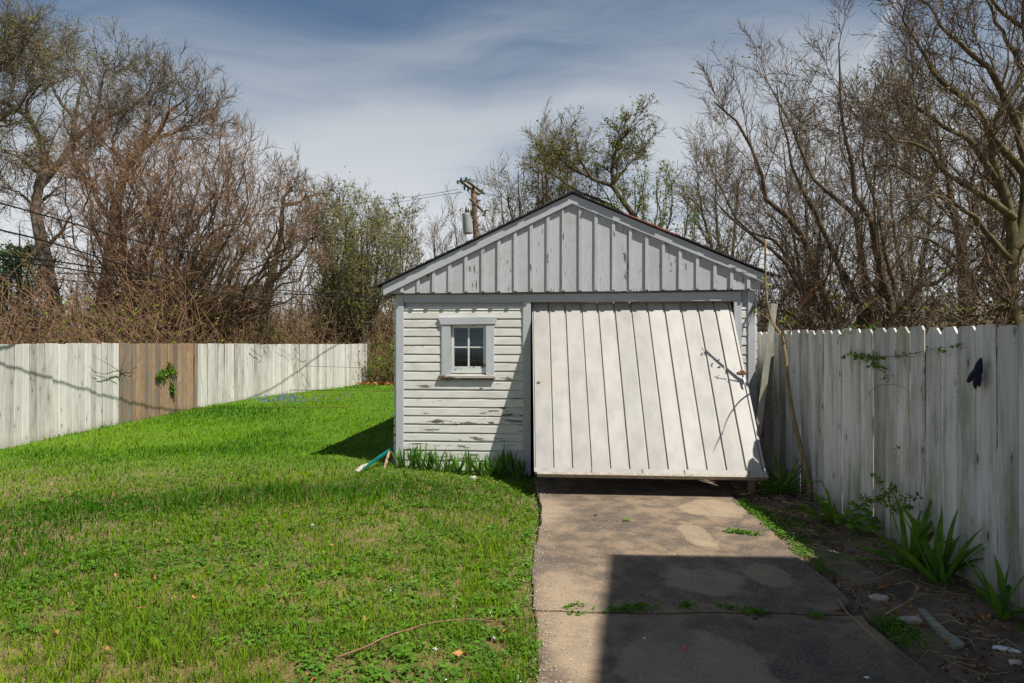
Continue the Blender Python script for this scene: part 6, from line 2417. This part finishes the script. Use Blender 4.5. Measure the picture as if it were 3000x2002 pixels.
cable('thin grey cable running almost level through the thicket', [(-60, 622, 18), (0, 625, 18), (150, 628, 20), (400, 632, 24), (600, 628, 27), (800, 622, 30), (1093, 600, 32.3)], 0.015)
cable('thin black cable sagging below the level grey one at left', [(-60, 628, 18), (0, 632, 18), (150, 643, 20), (380, 663, 22), (500, 672, 24), (700, 676, 26), (900, 655, 30), (1092, 640, 32.3)], 0.014)
cable('lowest black cable at left, near the fence top', [(-60, 735, 20), (0, 738, 20), (200, 742, 22), (400, 740, 25)], 0.014)
cable('faint upper wire from the left across the sky to the pole', [(600, 490, 60), (780, 471, 50), (900, 457, 42), (1000, 444, 35), (1050, 434, 31.6)], 0.012)
cable('faint lower wire from the left across the sky to the pole', [(600, 498, 60), (780, 482, 50), (900, 466, 42), (1000, 450, 35), (1062, 441, 31.8)], 0.012)
cable('faint upper wire from the pole to the trees behind the roof', [(1072, 411, 31.1), (1120, 421, 33), (1200, 434, 36), (1300, 452, 42), (1500, 480, 55)], 0.012)
cable('faint lower wire from the pole to the trees behind the roof', [(1077, 415, 31.5), (1120, 425, 33), (1200, 439, 36), (1300, 458, 42), (1500, 488, 55)], 0.012)
cable('faint short wire leaving the far end of the crossarm', [(1110, 442, 33.8), (1150, 452, 36), (1230, 470, 42), (1500, 520, 60), (2000, 545, 60)], 0.012)
cable('dark wire slanting up through the trees at right', [(1760, 690, 24), (1960, 652, 22), (2020, 500, 18), (2140, 455, 14), (2260, 404, 11), (2380, 345, 8)], 0.007)
cable('upper level wire through the trees behind the picket fence', [(1740, 664, 26), (1900, 655, 25), (2100, 648, 24), (2380, 640, 23)], 0.010)
cable('lower level wire through the trees behind the picket fence', [(1740, 690, 26), (1900, 688, 25), (2100, 682, 24), (2380, 676, 23)], 0.010)
# grey post among the right trees
q = at(2014, 778, 22)
mb = MB()
top = at(2020, 544, 22)
mb.tube([(0, 0, -0.4), (0.02, 0, 2.5), (top[0] - q[0], 0, top[2])], [0.15, 0.13, 0.10], 9)
o = mb.build('grey_pole', M['greypole'], None, (q[0], 22, 0), smooth=True)
tag(o, 'plain grey pole standing among the bare trees right of the garage', 'pole')

# far houses
def far_house(label, px, D, w_, h, rh, mats, deep=8, rz=0.0):
    x = (px - CX) / F * D
    r_ = empty('far_house', (x, D, -0.3), rz)
    tag(r_, label, 'house')
    mb = MB()
    mb.prism([(-w_ / 2, 0), (w_ / 2, 0), (w_ / 2, h), (0, h + rh), (-w_ / 2, h)], 0, deep, lambda q, t_: (q[0], t_, q[1]))
    mb.build('wall', mats[0], r_)
    mb = MB()
    for s_ in (-1, 1):
        mb.prism([(s_ * (w_ / 2 + 0.3), h - 0.2), (0, h + rh + 0.05), (0, h + rh + 0.2), (s_ * (w_ / 2 + 0.3), h)], -0.3, deep + 0.3, lambda q, t_: (q[0], t_, q[1]))
    mb.build('roof', mats[1], r_)
    mb = MB()
    mb.box(-0.5, 0.5, -0.05, 0.02, h * 0.45, h * 0.85)
    mb.build('window', M['dark'], r_)


far_house('small white gabled house glimpsed through the thicket left of the garage', 868, 50, 3.6, 2.2, 2.0, (M['housewall'], M['housewall']))
far_house('low house with reddish roof glimpsed behind the mossy tree', 2270, 60, 11, 2.2, 1.0, (M['housewall'], M['redroof']), rz=1.3)
